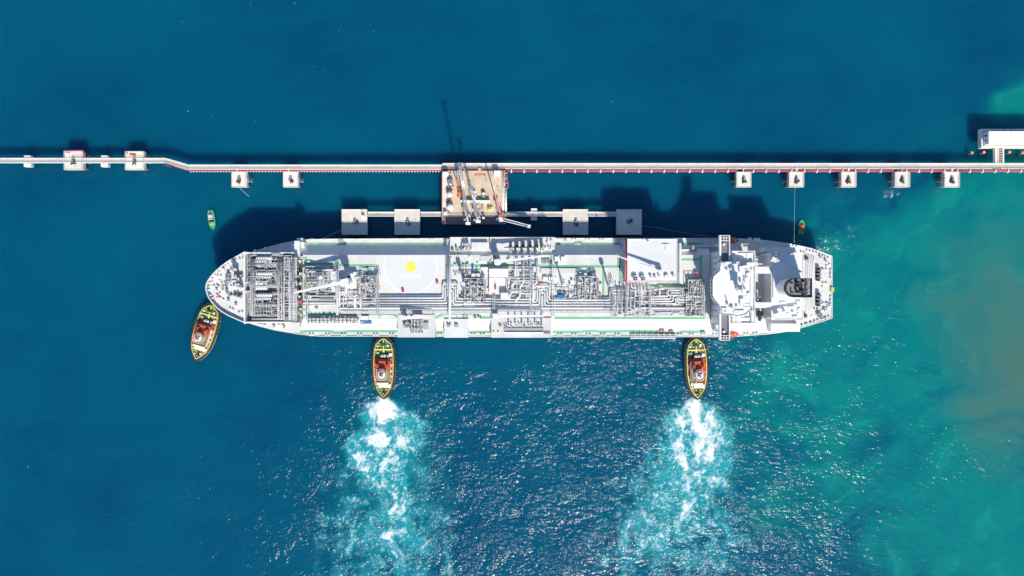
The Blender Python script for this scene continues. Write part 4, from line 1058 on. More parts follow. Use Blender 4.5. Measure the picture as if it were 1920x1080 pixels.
for a in ((1377,496,2.2,0.6,1.4),(1388,528,0.8,1.0,1.8),(1390,546,1.0,1.0,1.2),(1381,575,0.8,0.8,1.2),(1401,515,1.6,1.6,1.6),(1401,553,1.6,1.6,1.6),(1400,570,2.4,0.4,0.8),(1400,576,2.4,0.4,0.8)):
    MB().cbox(W(a[0],a[1],WHZ), *a[2:]).build('roof_locker', M['white'], ac)
MB().pbox(1396,505,1404,578,WHZ,WHZ+0.5).build('roof_platform', M['white'], ac)
MB().rail([W(1394,502,WHZ),W(1394,580,WHZ)],1.1,0.06,2.0).build('roof_handrail', M['pipe'], ac)
MB().pbox(1381,590,1390,608,AZ,AZ+1.0).build('deck_screen', M['white'], ac)
for x in (1372,1392): MB().pbox(x,592,x+3,594,AZ,AZ+2.2).build('deck_locker', M['white'], ac)
# stepped roof houses, trunkings and rails round the bridge
for a in ((1387,499,1395,510,1.6),(1397,520,1405,530,1.3),(1388,560,1396,572,1.5),(1352,493,1362,500,0.7),(1353,577,1364,586,0.7),(1376,582,1396,588,0.8)):
    MB().pbox(a[0],a[1],a[2],a[3],WHZ,WHZ+a[4]).build('roof_house', M['white'], ac)
for a in ((1374,478,1378,496,1.8),(1397,492,1415,499,2.2),(1386,474,1414,475.2,1.4),(1408,505,1413,560,1.4),(1409,582,1414,604,1.8),(1388,596,1406,602,0.9),(1374,594,1379,604,2.0),(1400,476,1404,490,0.5)):
    MB().pbox(a[0],a[1],a[2],a[3],AZ,AZ+a[4]).build('deck_trunking', M['white'], ac)
for l in (((1407,500),(1415,500)),((1407,580),(1415,580)),((1374,476),(1374,490)),((1380,604),(1414,604))):
    MB().rail([W(x_,y_,AZ) for x_, y_ in l],1.1,0.07,1.6).build('deck_handrail', M['steel'], ac)
for k in range(9): MB().pbox(1371.5,476+k*1.6,1374,476.7+k*1.6,AZ-1-0.5*k,AZ-.9-0.5*k).build('stair_tread', M['steel'], ac)
# aft casing, cross-over bridges, lower galleys
CZ = 29.0
MB().pbox(1446,473,1507,600,MD-0.3,CZ).build('engine_casing', M['white'], ship)
MB().pbox(1432,463.5,1494,472.8,MD-.2,21).build('casing_side_house', M['white'], ship)
MB().pbox(1416.6,500,1446,513,CZ-0.5,CZ+0.35).build('crossover_bridge', M['white'], ship)
MB().pbox(1416.6,567,1446,577.5,CZ-0.5,CZ+0.35).build('crossover_bridge', M['white'], ship)
MB().pbox(1416.6,480,1444,598,MD-.1,20.0).build('boat_deck', M['frost'], ship)
for y in (481,489,494): MB().pbox(1417,y,1446,y+2.2,23,23.4).build('gallery_beam', M['pipe'], ship)
MB().pbox(1416.6,556,1427,565.5,20,27.5).build('stair_house', M['bridgedeck'], ship)
q = W(1421,562,28); MB().dome(q[0],q[1],27.5,0.6,0.8,12,4).build('radome', M['white'], ship)
for k in range(2):
    q = W(1423-2*k,586+6*k,20); MB().tube(bend([(q[0],q[1],20),(q[0],q[1],24),(q[0]-1,q[1]-2,24.6)],1.4),0.8,10).build('gooseneck_vent', M['dark'], ship)
fn = bpy.data.objects.new('funnel', None); COL.objects.link(fn); fn.parent = ship
FZ = 40.5; fn.location = Vector(W(1500,539.5,CZ))-ship.location
def dshape(x0, x1, y0, y1, z, n=14):
    ym = (y0+y1)/2; ry_ = (y1-y0)/2; rx_ = ry_*1.0
    pts = [(x1,y0)]+[(x0+rx_-rx_*math.cos(a), ym-ry_*math.sin(a)) for a in [math.pi/2-(math.pi*i/n) for i in range(n+1)]]+[(x1,y1)]
    return pxs(pts, z)
top = dshape(1474,1523,522,557.5,FZ)
MB().prism(top, CZ, FZ-0.8).build('funnel_shell', M['white'], fn)
MB().wall(dshape(1473.4,1523.4,521.6,557.9,FZ+0.8), 0.28, FZ-1.6, FZ+0.5).build('funnel_band', M['black'], fn)
MB().prism(dshape(1475,1522,523,556.5,FZ-.4), FZ-1.0, FZ-0.4).build('funnel_top', M['funnelgrey'], fn)
for a in ((1505,527,0.75,2.0,'dark'),(1512,528,0.45,2.2,'alu'),(1512,533,0.4,1.8,'alu'),(1494,530,1.0,2.2,'dark'),(1503,545,1.2,2.4,'dark'),(1512,543,0.5,2.0,'alu'),(1512,549,0.5,1.8,'alu'),(1494,547,0.7,2.6,'dark'),(1484,548,0.4,1.6,'dark'),(1496,536,0.6,1.5,'dark'),(1483,530,0.5,1.4,'dark'),(1506,552,0.6,1.8,'dark')):
    q = W(a[0],a[1],FZ); MB().tube([(q[0],q[1],FZ-0.5),(q[0],q[1],FZ+a[3]*.6),(q[0]+.5,q[1],FZ+a[3])],a[2]*0.8,12).build('exhaust_pipe', M[a[4]], fn)
# aft stores cranes
deck_crane(1452,487,CZ,32.6,(1503,510),31.8,r=0.8,bw=1.2,house=2.4)
deck_crane(1449,596,CZ-4,33.0,(1500,582),32.2,r=0.6,bw=0.8,house=1.6)
for a in ((1449,478,1456,483,1.6),(1462,476,1474,479,1.0),(1480,475.5,1490,478,1.2),(1450,520,1453,560,0.8),(1462,566,1474,570,0.7),(1476,572,1490,575,0.6),(1452,583,1460,590,1.4),(1494,565,1503,573,1.2),(1496,578,1502,590,0.8)):
    MB().pbox(a[0],a[1],a[2],a[3],CZ,CZ+a[4]).build('casing_house', M['white'], ship)
MB().wall(pxs([(1446.5,473.5),(1506.5,473.5),(1506.5,599.5),(1446.5,599.5)],CZ+.4),0.15,CZ-.1,CZ+.4).build('casing_coaming', M['white'], ship)
for a in ((1470,585,1.4,.5,.9),(1478,590,2.0,.6,.8),(1466,578,1.0,1.0,1.2),(1490,594,2.4,.5,.9),(1486,585,1.2,.4,1.1)): MB().cbox(W(a[0],a[1],CZ),*a[2:]).build('casing_locker', M['white'], ship)
MB().pbox(1446,607,1500,622,MD-.1,MD+4).build('side_house', M['white'], ship)
for i, y in enumerate((505,552)):
    for k in range(3): winch(1533,y+7*k+2,MD,0.0,2.6,'dark')
winch(1502,592,MD,1.57,4.2,'dark'); winch(1504,484.5,MD,1.57,4.2,'dark'); winch(1536,591,MD,0.7,3.2,'steel')
for a in ((1478,617.5,.2),(1486,615.5,.2),(1500,611.5,.25),(1507,609.5,.3),(1516,607,.3),(1524,604.5,.3),(1530,602,.3),(1545,597.5,.35),(1551,595.5,.35),(1399,627,.1),(1416,626.5,.1),
          (1546,505.5,0),(1546,531.5,0),(1546,569,0),(1540,583,.5),(1552,498,.5),(1550,575,1.57),(1557,510,1.57),(1557,519,1.57),(1557,560,1.57),(1557,568,1.57),(1530,580,0),(1505,474,-.3),(1516,471,-.3),(1528,474,-.3),(1540,479,-.35),(1550,483,-.35),(1490,462,-.2)):
    bollard(a[0],a[1],MD,a[2])
for a in ((1538,484),(1548,491),(1553,574),(1546,582)): mvent(a[0],a[1],MD)
deckbox(1559.3,543,1.3,2.2,1.1,MD,'tugyellow','rescue_boat_cradle'); deckbox(1542,538,0.7,0.9,0.6,MD,'yellow'); deckbox(1539,503,1.4,0.8,0.3,MD,'orange'); deckbox(1522,593,1.0,0.8,0.3,MD,'paleyellow')
for k, x in enumerate((1513,1515.5,1518,1522,1526)):
    MB().tube([W(x,474+k,MD+.12),W(x-3,500,MD+.12),W(x-4,545,MD+.12),W(x-2,585-2*k,MD+.12)],0.10,5).build('laid_rope', M['rope'], ship)
for px in list(range(585,840,28))+list(range(1050,1165,26))+list(range(1275,1340,24)): bollard(px, 449.5, MD, 0.0)
for px in list(range(585,745,30))+[825,888,905]+list(range(1050,1180,27))+list(range(1275,1345,22)): bollard(px, 628, MD, 0.0)
for a in ((487,607.5),(492,608.5),(498,610),(515,614),(534,616),(524,609),(531,611),(480,470.5),(500,466)): mvent(a[0],a[1],MD)
for a in ((1170,455,3,2,2.6,'white'),(1060,449.6,1.2,1.0,1.0,'steel'),(640,452,2.4,1.4,1.0,'steel'),(1418,450,2.6,1.6,1.6,'white'),(1405,449,1.6,1.6,1.0,'pipe'),(1240,618.5,2.2,.8,1.0,'red'),(1258,620,1.6,.7,.9,'red'),(1318,624,2.0,1.0,1.1,'steel')):
    deckbox(a[0],a[1],a[2],a[3],a[4],MD,a[5])
# side rails along the main deck edges and the casing
for l in ([(1340,447.3),(1045,446.8)],[(840,446.9),(620,448.3)],[(1040,631),(1178,631.2)],[(600,630.2),(744,631)]):
    MB().rail([W(a,b,MD) for a, b in l],1.05,0.05,3.0).build('side_rail', M['pipe'], ship)
for k in range(14):
    x = 600+k*52
    MB().rail([W(x,478.7,TD),W(x+46,478.7,TD)],1.05,0.045,3.0).build('side_rail', M['pipe'], ship) if not (1165 < x+25 < 1280) else None

# ---- lifeboats hanging beside the bridge wings
for py, lab in ((451,'red enclosed lifeboat in its davits on the shaded jetty side of the ship'),(626.5,'red enclosed lifeboat in its davits on the sunlit tug side of the ship')):
    z = 20.0; q = W(1366,py,z)
    lb = thing('lifeboat', lab, 'lifeboat', (q[0],q[1],z-1.3), 0.0, 'lifeboats of the ship')
    prof = [(-4.6,0.1),(-4.3,0.8),(-3.2,1.35),(0,1.6),(2.6,1.4),(4.0,0.8),(4.9,0.1)]
    MB().tube([(q[0]+a,q[1],z) for a, b in prof],[b for a, b in prof],14).build('boat_shell', M['maroon'], lb)
    MB().cbox((q[0]-2.4,q[1],z+1.2),1.7,1.4,0.9).build('boat_cabin', M['maroon'], lb)
    for dx in (-2.8,2.6): MB().bar((q[0]+dx,q[1]+(2.2 if py < 500 else -2.2)*-1,z-4),(q[0]+dx,q[1],z+2.1),0.35,0.35).build('davit_arm', M['white'], lb)
    MB().tube([(q[0]-4.3,q[1],z-0.25),(q[0]+4.5,q[1],z-0.25)],[0.3,0.3],6).build('keel', M['white'], lb)

# ------------------------------------------------------------------ jetty: walkway trestle with its red pipes
JZ = 6.0
jt = thing('jetty_trestle', 'long cream walkway trestle with red pipes running past the whole ship', 'jetty', W(960, 311, 0))
LP = [(-70,301),(311,301),(354,313.6),(830,313.6)]
def panel_run(p0, p1, w, n, z=JZ, mt='walkcon'):
    a, b = Vector(W(*p0,z)), Vector(W(*p1,z)); d = (b-a); L_ = d.length/n; ang = math.atan2(d.y,d.x)
    me = MB().cbox((0,0,-0.7), L_-0.05, w, 0.7).mesh('deck_panel', M[mt])
    for k in range(n): 
        c = a+d*(k+.5)/n
        place('deck_panel', me, jt, (c.x,c.y,z-random.random()*0.02), ang)
    s = Vector((-d.y,d.x,0)).normalized()
    for e in (-1,1):
        o = s*e*(w/2-0.11)
        MB().bar(a+o+Vector((0,0,.16)), b+o+Vector((0,0,.16)), 0.24, 0.30).build('kerb', M['concrete'], jt)
        q = s*e*(w/2-0.2)
        MB().rail([a+q+Vector((0,0,.3)), b+q+Vector((0,0,.3))],1.05,0.045,2.6).build('handrail', M['pipe'], jt)
    q = s*(-0.25)*w
    MB().bar(a+q+Vector((0,0,.12)), b+q+Vector((0,0,.12)), 0.35, 0.18).build('cable_tray', M['frost'], jt)
    return ang
panel_run(LP[0],LP[1],2.35,16); panel_run(LP[1],LP[2],2.35,2); panel_run(LP[2],LP[3],2.45,20)
panel_run((830,311.5),(1990,311.5),2.75,48)
for p0, p1, dy in ((LP[1],LP[2],5.2),(LP[2],LP[3],6.3)):
    MB().tube([W(p0[0]+2,p0[1]+dy,JZ-.1),W(p1[0],p1[1]+dy,JZ-.1)],0.42,9).build('red_pipe', M['red'], jt)
m = MB()
for k in range(84):
    q = W(358+k*5.6,321.6,JZ-.1); m.cbox((q[0],q[1]-.1,JZ-0.35),0.42,0.45,0.75)
m.build('pipe_clamps', M['mark'], jt, stuff=True)
for a, b in ((834,870),(874,925),(930,1383),(1395,1493),(1497,1590),(1594,1676),(1682,1783),(1788,1990)):
    for y, r in ((318.6,0.24),(321.0,0.34)):
        MB().tube([W(a,y,JZ+.2),W(b,y,JZ+.2)],r,8).build('red_pipe', M['red'], jt)
sup = MB(); sup.box(-0.2,-1.1,-0.5,0.2,1.1,-0.1); sup.box(-0.16,-0.16,-0.3,0.16,0.16,0.85); sup.box(-0.22,-0.9,0.72,0.22,0.35,0.9); sup.box(-.45,-1.0,.2,.45,-.72,.5)
sup_me = sup.mesh('pipe_bracket', M['mark'])
for k in range(44):
    x = 935+k*23.85
    if all(abs(x-c) > 7 for c in (1389,1495,1592,1679,1786)): place('pipe_bracket', sup_me, jt, W(x,319.6,JZ))
for k in range(24):                                                # trestle piles under the walkway
    x = -20+k*85; y = 301 if x < 320 else 312.5
    q = W(x,y,0); MB().cyl(q[0],q[1],-6,JZ-0.7,0.5,0.5,10).build('trestle_pile', M['pile'], jt)
for x in (51,195.5):
    MB().pbox(x-6.5,291.5,x+6.5,312.5,JZ-3.0,JZ-0.75).build('pier_cap', M['concrete'], jt)
    MB().pbox(x-5.6,291.6,x+5.8,294.6,JZ-.74,JZ+0.3).build('pier_upstand', M['mark'], jt)
    MB().pbox(x-5.4,306.2,x+6.2,312.3,JZ-.74,JZ+0.2).build('pier_upstand', M['mark'], jt)
    for dy in (297,308): q = W(x,dy,2); MB().cyl(q[0],q[1],-6,JZ-3.0,0.6,0.6,10).build('pier_pile', M['pile'], jt)
q = W(1870,317,JZ)
for k in range(3): MB().cbox(W(1862+k*6,316.2,JZ), 0.9,0.5,0.4).build('drain_cover', M['dark'], jt)

# ------------------------------------------------------------------ dolphins
def hooks(parent, z, n, base_ang, seed, c=(0,0), sc=1.0):
    rr = random.Random(seed)
    hk = bpy.data.objects.new('mooring_hooks', None); COL.objects.link(hk); hk.parent = parent; hk.location = (c[0],c[1],z)
    MB().cbox((0,0,0),1.7*sc,1.3*sc,0.5*sc,base_ang).build('hook_base', M['dark'], None).parent = hk
    MB().cyl(0,0,0.5*sc,1.6*sc,0.42*sc,0.34*sc,10).build('capstan', M['steel'], None).parent = hk
    for k in range(n):
        a = base_ang-math.pi/2+(k-(n-1)/2)*0.36+rr.uniform(-.08,.08); L_ = (1.9+rr.uniform(-.3,.5))*sc
        ca, sa = math.cos(a), math.sin(a)
        m = MB(); m.bar((0.3*ca,0.3*sa,0.7*sc),(L_*ca,L_*sa,0.5*sc),0.42*sc,0.5*sc)
        m.build('hook', M['dark'], None).parent = hk
    MB().cbox((0.2,0.9*sc,0),0.8*sc,0.7*sc,0.9*sc).build('hook_motor', M['steel'], None).parent = hk
    return hk
def dolphin(name, label, px, py, w, d, t, group, seed, z=JZ, hk=4, ang=0.1, ladder=None, rails=True, hk_at=(0,0), stub=None):
    c = W(px, py, z)
    o = thing(name, label, 'dolphin', (c[0],c[1],0), 0, group)
    def loc(m, nm, mt, **k):
        q = m.build(nm, M[mt], None, **k); q.parent = o; return q
    loc(MB().prism([(-w/2,-d/2),(w/2,-d/2),(w/2,d/2),(-w/2,d/2)], z-t, z, [(-w/2+.25,-d/2+.25),(w/2-.25,-d/2+.25),(w/2-.25,d/2-.25),(-w/2+.25,d/2-.25)]), 'cap_slab', 'concrete')
    loc(MB().wall([(-w/2+.02,-d/2+.02),(w/2-.02,-d/2+.02),(w/2-.02,d/2-.02),(-w/2+.02,d/2-.02)],0.22,z,z+0.18), 'edge_kerb', 'concrete')
    for sx in (-1,1):
        for sy in (-1,1):
            loc(MB().tube([(sx*w*.34,sy*d*.34,z-t),(sx*w*.44,sy*d*.44,-6)],0.55,10), 'raking_pile', 'pile')
    hooks(o, z, hk, ang, seed, hk_at)
    if rails:
        for sx in (-1,1): loc(MB().rail([(sx*(w/2-.35),-d/2+.3,z),(sx*(w/2-.35),d/2-.3,z)],1.05,0.045,2.4), 'handrail', 'pipe')
        loc(MB().rail([(-w/2+.35,d/2-.35,z),(w/2-.35,d/2-.35,z)],1.05,0.045,2.4), 'handrail', 'pipe')
    if ladder is not None:
        for k in (0,1): loc(MB().bar((ladder*(w/2+.12),.3+k*.55,z+.9),(ladder*(w/2+.75),.3+k*.55,0.2),0.10), 'ladder_stile', 'red' if ladder < 0 else 'pipe')
        loc(MB().bar((ladder*(w/2+.2),-.6,z-.2),(ladder*(w/2+1.5),-.9,z-3.2),0.24), 'ladder_platform', 'orange' if ladder < 0 else 'pipe')
    if stub:
        loc(MB().box(stub[0],d/2-0.1,z-.45,stub[1],stub[2],z+.06), 'access_bridge', 'concrete')
        loc(MB().box(stub[0]-.05,d/2,z+.06,stub[0]+.12,stub[2],z+.9), 'access_rail', 'mark')
    return o
big = 'large mooring dolphins on the walkway'
o = dolphin('mooring_dolphin','large cream mooring dolphin on the walkway with a red pipe along its back edge',138,301,9.0,9.0,2.6,big,1,ang=0.15,ladder=1)
MB().tube([(-4.4,4.7,JZ+.3),(4.6,4.7,JZ+.3)],0.32,8).build('red_pipe', M['red'], None).parent = o
MB().cbox((-2.6,2.6,JZ),1.9,1.9,0.7).build('equipment_box', M['mark'], None).parent = o
MB().tube([(4.9,4.4,JZ-.4),(4.9,1.6,JZ-.4)],0.3,8).build('red_pipe', M['red'], None).parent = o
o = dolphin('mooring_dolphin','large cream mooring dolphin on the walkway with an orange heap on its back corner',252.5,301,9.0,9.0,2.6,big,2,ang=-.05,ladder=1,hk=3)
for k in range(4): MB().cbox((-1.9+.75*k,2.9-.2*k,JZ),0.9,0.7-.08*k,0.5+.15*k,0.3*k).build('orange_bundle', M['orange'], None).parent = o
MB().cbox((-3.6,3.2,JZ),0.7,0.9,0.9).build('locker', M['sandcon'], None).parent = o
sm_ = 'small mooring dolphins beside the walkway'
for i, (x, lab) in enumerate(((448.5,'small white mooring dolphin nearest the bow, with a slack line running off it'),(545,'small white mooring dolphin between the bow and the loading platform, dark square hook stand'),
        (1394.5,'small white mooring dolphin behind the bridge, first of five towards the building'),(1493,'small white mooring dolphin holding the line down to the stern, second of five'),
        (1591,'small white mooring dolphin, middle one of five near the stern'),(1691.5,'small white mooring dolphin, fourth of five, above a patch of foam'),(1784.5,'small white mooring dolphin, last of five beside the roofed building'))):
    ld = 1 if x < 960 else -1
    dolphin('mooring_dolphin',lab,x,336.5,7.3,7.4,2.9,sm_,10+i,ang=(-.1,.5,.25,.35,-.2,-.3,0.0)[i],ladder=ld,hk=(4,3,4,5,4,4,4)[i],stub=(-.9 if x < 960 else -.6,.9 if x < 960 else 1.0,5.4),rails=True)
br_ = 'breasting dolphins between jetty and ship'
for i, (x, y, lab) in enumerate(((664.5,416.5,'square breasting dolphin nearest the bow with a line to the ship'),(763.5,416.5,'square breasting dolphin next to the loading platform on the bow side'),
        (1079,416.5,'square breasting dolphin half in shadow on the stern side of the gangway'),(1179.5,416.5,'square breasting dolphin wholly in the ship\'s shadow'))):
    o = dolphin('breasting_dolphin',lab,x,y,12.2,12.1,3.0,br_,30+i,ang=(1.4,.6,.2,1.9)[i],hk=3,rails=False,hk_at=(.2 if i != 3 else -.3,.2))
    MB().box(-3.2,-6.9,1.0,3.2,-6.15,5.0).build('fender_panel', M['rubber'], None).parent = o
    MB().rail([(-6,6.0,JZ),(6,6.0,JZ)],1.05,0.05,2.0).build('handrail', M['mark'], None).parent = o
    if i == 0: MB().cbox((4.4,2.6,JZ),1.2,0.9,1.9).build('light_cabinet', M['mark'], None).parent = o
    if i in (0,1): MB().cyl(4.0 if i == 0 else 4.2,4.2 if i == 0 else 1.0,JZ,JZ+(4.5 if i == 0 else .8),0.14,0.14,6).build('lamp_post', M['pipe'], None).parent = o
# catwalks between the breasting dolphins
for x0, x1, y, lab in ((689.5,739,401.5,'short catwalk between the two breasting dolphins on the bow side'),(788.5,829,401.5,'short catwalk from breasting dolphin to loading platform on the bow side'),
                       (948,1055.5,401.5,'long catwalk from loading platform past a small pier to breasting dolphin'),(1103,1155.5,401.5,'catwalk running into the ship\'s shadow between two breasting dolphins')):
    a, b = W(x0,y,JZ), W(x1,y,JZ)
    o = thing('catwalk', lab, 'catwalk', ((a[0]+b[0])/2,a[1],0), 0, 'catwalks between the breasting dolphins')
    h = (b[0]-a[0])/2; n = max(3,round(h*2/3.2))
    me = MB().box(-h/n+.02,-1.05,-.35,h/n-.02,1.05,0).mesh('deck_panel', M['walkcon'])
    for k in range(n):
        p = place('deck_panel', me, o, (-h+(2*k+1)*h/n,0,JZ-random.random()*.015), local=True)
    for s in (-1,1):
        MB().bar((-h,s*1.02,JZ+.1),(h,s*1.02,JZ+.1),0.2,0.5).build('edge_girder', M['mark'], None).parent = o
        MB().rail([(-h,s*.95,JZ+.2),(h,s*.95,JZ+.2)],1.0,0.05,2.2).build('handrail', M['pipe'], None).parent = o
    MB().bar((-h,-.35,JZ+.08),(h,-.35,JZ+.08),0.3,0.14).build('cable_tray', M['frost'], None).parent = o
    if x0 == 948:
        q = W(1000.5,401,0)[0]-(a[0]+b[0])/2
        MB().box(q-1.5,-2.9,JZ-2.4,q+1.5,2.7,JZ-.4).build('pier_cap', M['concrete'], None).parent = o
        for yy in (-2.2,2.1): MB().cyl(q,yy,-6,JZ-2.4,0.5,0.5,10).build('pier_pile', M['pile'], None).parent = o
        MB().box(q-1.4,2.0,JZ-.4,q+1.4,2.7,JZ+.4).build('pier_upstand', M['mark'], None).parent = o

# ------------------------------------------------------------------ loading platform and what stands on it
PZ = 7.0
lp = thing('loading_platform', 'sandy concrete loading platform with red railings at the middle of the jetty', 'platform', W(888.5, 369, 0))
MB().pbox(829,320,948.5,420,PZ-1.6,PZ).build('platform_slab', M['sandcon'], lp)
MB().pbox(830,403.6,947,419,PZ,PZ+0.02).build('dark_strip', M['bridgedeck'], lp)  # thin dark grey sheet over the ship-side end of the slab
MB().pbox(829.5,320.5,838,402,PZ,PZ+0.015).build('concrete_strip', M['concrete'], lp)
for x in (836,860,888,916,942):
    for y in (328,372,412): q = W(x,y,0); MB().cyl(q[0],q[1],-6,PZ-1.6,0.7,0.7,10).build('platform_pile', M['pile'], lp)
for l in ([(829.2,321),(829.2,419.6)],[(829.2,419.8),(935,419.8)],[(829.2,320.6),(870,320.6)],[(936,320.6),(948.3,320.6)],[(948.3,321),(948.3,350)]):
    MB().rail([W(a,b,PZ) for a, b in l],1.15,0.10,2.0).build('red_railing', M['red'], lp)
for l in ([(875,320.6),(897,320.6)],[(902,320.6),(925,320.6)]):
    MB().rail([W(a,b,PZ) for a, b in l],1.15,0.10,2.0).build('red_railing', M['red'], lp)
for a, b in ((870,876),(897,903),(925,930)):
    MB().pbox(a,315.5,b,321,PZ-1.0,PZ+0.03).build('ramp', M['sandcon'], lp)
for y0, y1, x in ((322,400,942.5),(322,402,944.5),(352,398,948.6)):
    MB().tube([W(x,y0,PZ+.6),W(x,y1,PZ+.6)],0.22 if x < 948 else 0.42,8).build('supply_pipe', M['mark'], lp)
for k in range(8): MB().pbox(941,324+k*9.5,951,324.9+k*9.5,PZ+.1,PZ+.5).build('pipe_support', M['mark'], lp)
MB().tube(bend([W(950.6,322,PZ),W(950.6,338,PZ),W(952.6,341,PZ),W(952.6,350,PZ),W(950.4,354,PZ)],.6),0.26,8).build('red_pipe', M['red'], lp)
for y in (400.5,): MB().tube([W(830,y,PZ+.3),W(936,y,PZ+.3)],0.13,6).build('service_pipe', M['frost'], lp)
MB().pbox(863.5,375.4,918.5,378.6,PZ,PZ+2.6).build('pipe_rack_roof', M['mark'], lp)
for x in (866,885,900,916): MB().tube([W(x,379,PZ+.4),W(x,402,PZ+.4)],0.15,6).build('service_pipe', M['frost'], lp)
clutter((882,380,918,400), PZ, 16, 901, (0.3,0.9), (0.3,1.2)).build('small_fittings', M['steel'], lp, stuff=True)
clutter((839,322,846,400), PZ, 16, 902, (0.3,0.9), (0.3,1.4)).build('small_fittings', M['dark'], lp, stuff=True)
clutter((838,344,850,398), PZ, 30, 903, (0.4,1.2), (0.3,1.2)).build('small_fittings', M['sandcon'], lp, stuff=True)
def on_platform(name, label, cat, px, py, group=None): return thing(name, label, cat, W(px,py,PZ), 0, group)
for x, y, mt, r, lab in ((845,343.5,'alu',1.35,'bluish bare metal tank, the one nearest the walkway'),(844,365,'mark',1.3,'white domed tank in the middle of three'),(845,389,'mark',1.55,'white domed tank nearest the ship, largest of three')):
    o = on_platform('storage_tank', lab, 'tank', x, y, 'three tanks at the platform edge')
    q = W(x,y,PZ)
    if mt == 'alu': MB().vessel((q[0],q[1]-1.7,PZ+1.7),(q[0],q[1]+1.7,PZ+1.7),r,16).build('tank_shell', M[mt], o); MB().cbox((q[0],q[1],PZ),1.6,2.6,.5).build('tank_saddle', M['concrete'], o)
    else:
        MB().cyl(q[0],q[1]-.2,PZ,PZ+3.0,r,r,18).build('tank_shell', M[mt], o); MB().dome(q[0],q[1]-.2,PZ+3.0,r,0.9,18,4).build('tank_dome', M[mt], o)
        MB().cyl(q[0],q[1]-.2,PZ+3.85,PZ+4.1,0.25,0.25,8).build('tank_hatch', M['steel'], o)
for x, y, w, d, h, lab in ((836.5,328,2.4,1.9,2.6,'white cabin at the bow side back corner of the platform'),(860,324.5,1.7,1.7,2.6,'small white cabin beside the crane boom by the walkway'),(932,327,2.6,2.4,2.8,'large white cabin at the stern side back corner of the platform'),(836,401.5,1.4,1.4,2.3,'small white cabin where the bow side catwalk meets the platform')):
    q = W(x,y,PZ); o = on_platform('equipment_cabin', lab, 'cabin', x, y, 'white cabins on the loading platform')
    MB().cbox((q[0],q[1],PZ),w,d,h).build('cabin_wall', M['mark'], o); MB().cbox((q[0],q[1],PZ+h),w+.2,d+.2,.12).build('cabin_roof', M['mark'], o)
    MB().cbox((q[0],q[1]-d/2,PZ),.8,.06,1.9).build('cabin_door', M['frost'], o)
# loading arms stowed back over the platform
def loading_arm(px, py, zr, tip, zt, lab, r=0.27):
    q = W(px,py,PZ); o = on_platform('marine_loader', lab, 'loading arm', px, py, 'marine loading arms')
    MB().cbox((q[0],q[1],PZ),2.2,2.2,0.6).build('arm_base', M['concrete'], o)
    MB().tube([(q[0],q[1],PZ+.6),(q[0],q[1],zr)],[r*1.5,r*1.15],12).build('riser', M['alu'], o)
    A = Vector((q[0],q[1],zr)); T = Vector(W(*tip,zt)); D = (T-A)
    MB().tube([A+Vector((.5,0,0)),T+Vector((.5,0,0))],[r,r*.9],10).build('inboard_pipe', M['alu'], o)
    s = Vector((-.55,0,0))
    for kx in (-.55,.05):
        MB().bar(A+Vector((kx,0,.45)),T+Vector((kx,0,.45)),0.13,0.16).build('arm_truss_chord', M['steel'], o)
    m = MB(); n = 14
    for k in range(n):
        p = A+D*k/n; w = A+D*(k+1)/n
        m.bar(p+Vector((-.55,0,.45)),w+Vector((.05,0,.45)),0.09)
    m.build('arm_truss_web', M['steel'], o, stuff=True)
    B2 = A-D*0.16
    MB().bar(A,B2,0.7,0.8).build('counterweight_beam', M['alu'], o)
    MB().cbox((B2.x,B2.y,B2.z-.9),2.2,1.1,1.8).build('counterweight', M['mark'], o)
    O2 = Vector((q[0]-1.6,q[1]-.8,PZ+3.0))
    MB().tube([T+Vector((-.2,0,0)),A+D*0.45+Vector((-.2,0,-1.6)),A+D*0.12+Vector((-1.4,0,-1.8))],r*.7,8).build('outboard_pipe', M['alu'], o)
    MB().cbox((O2.x,O2.y,O2.z),1.2,1.0,1.0).build('coupler', M['steel'], o)
    MB().cyl(T.x+.1,T.y,T.z-.5,T.z+.5,1.0,1.0,14).build('apex_sheave', M['alu'], o)
    for k, (dx, dy) in enumerate(((-2.2,-.6),(1.8,.4))): MB().tube([(q[0]+dx,q[1]+dy,PZ),(q[0],q[1],PZ+(zr-PZ)*.6)],0.16,6).build('riser_brace', M['alu'], o)
    MB().cbox((q[0],q[1]+1.4,PZ),1.2,.8,2.0).build('hydraulic_cabinet', M['mark'], o)
loading_arm(879,410,20.0,(862,309),37.0,'tall grey loading arm leaning back over the walkway, long shadow on the water')
loading_arm(897,411,17.0,(884,352),27.0,'shorter grey loading arm beside the tall one, folded over the platform', 0.25)
# fire monitor tower and gangway tower
q = W(939,406,PZ); o = on_platform('monitor_tower','slim red monitor tower at the stern side edge of the platform','tower',939,406)
A = Vector((q[0],q[1],PZ)); T = Vector(W(927,360,24.0))
for dx, dy in ((-.6,-.6),(.6,-.6),(.6,.6),(-.6,.6)): MB().bar(A+Vector((dx,dy,0)),A+Vector((dx*.6,dy*.6,9)),0.2).build('tower_leg', M['red'], o)
MB().cbox((q[0],q[1],PZ+9),2.0,2.4,.3).build('tower_platform', M['red'], o)
MB().bar(A+Vector((0,0,9.5)),T,0.55,0.5).build('tower_boom', M['red'], o)
MB().cbox((q[0],q[1]-.6,PZ+9.3),1.2,1.0,1.2).build('monitor_head', M['orange'], o)
MB().bar(T,T+Vector((-.6,2.4,2.0)),0.2).build('boom_tip', M['frost'], o)
q = W(940,413,PZ); o = on_platform('gangway','white gangway swung out from its tower towards the ship','gangway',940,413)
MB().cbox((q[0],q[1],PZ),2.0,2.0,3.2).build('gangway_base', M['mark'], o); MB().cbox((q[0]-1.9,q[1]+.2,PZ),1.2,1.4,1.6).build('power_pack', M['alu'], o)
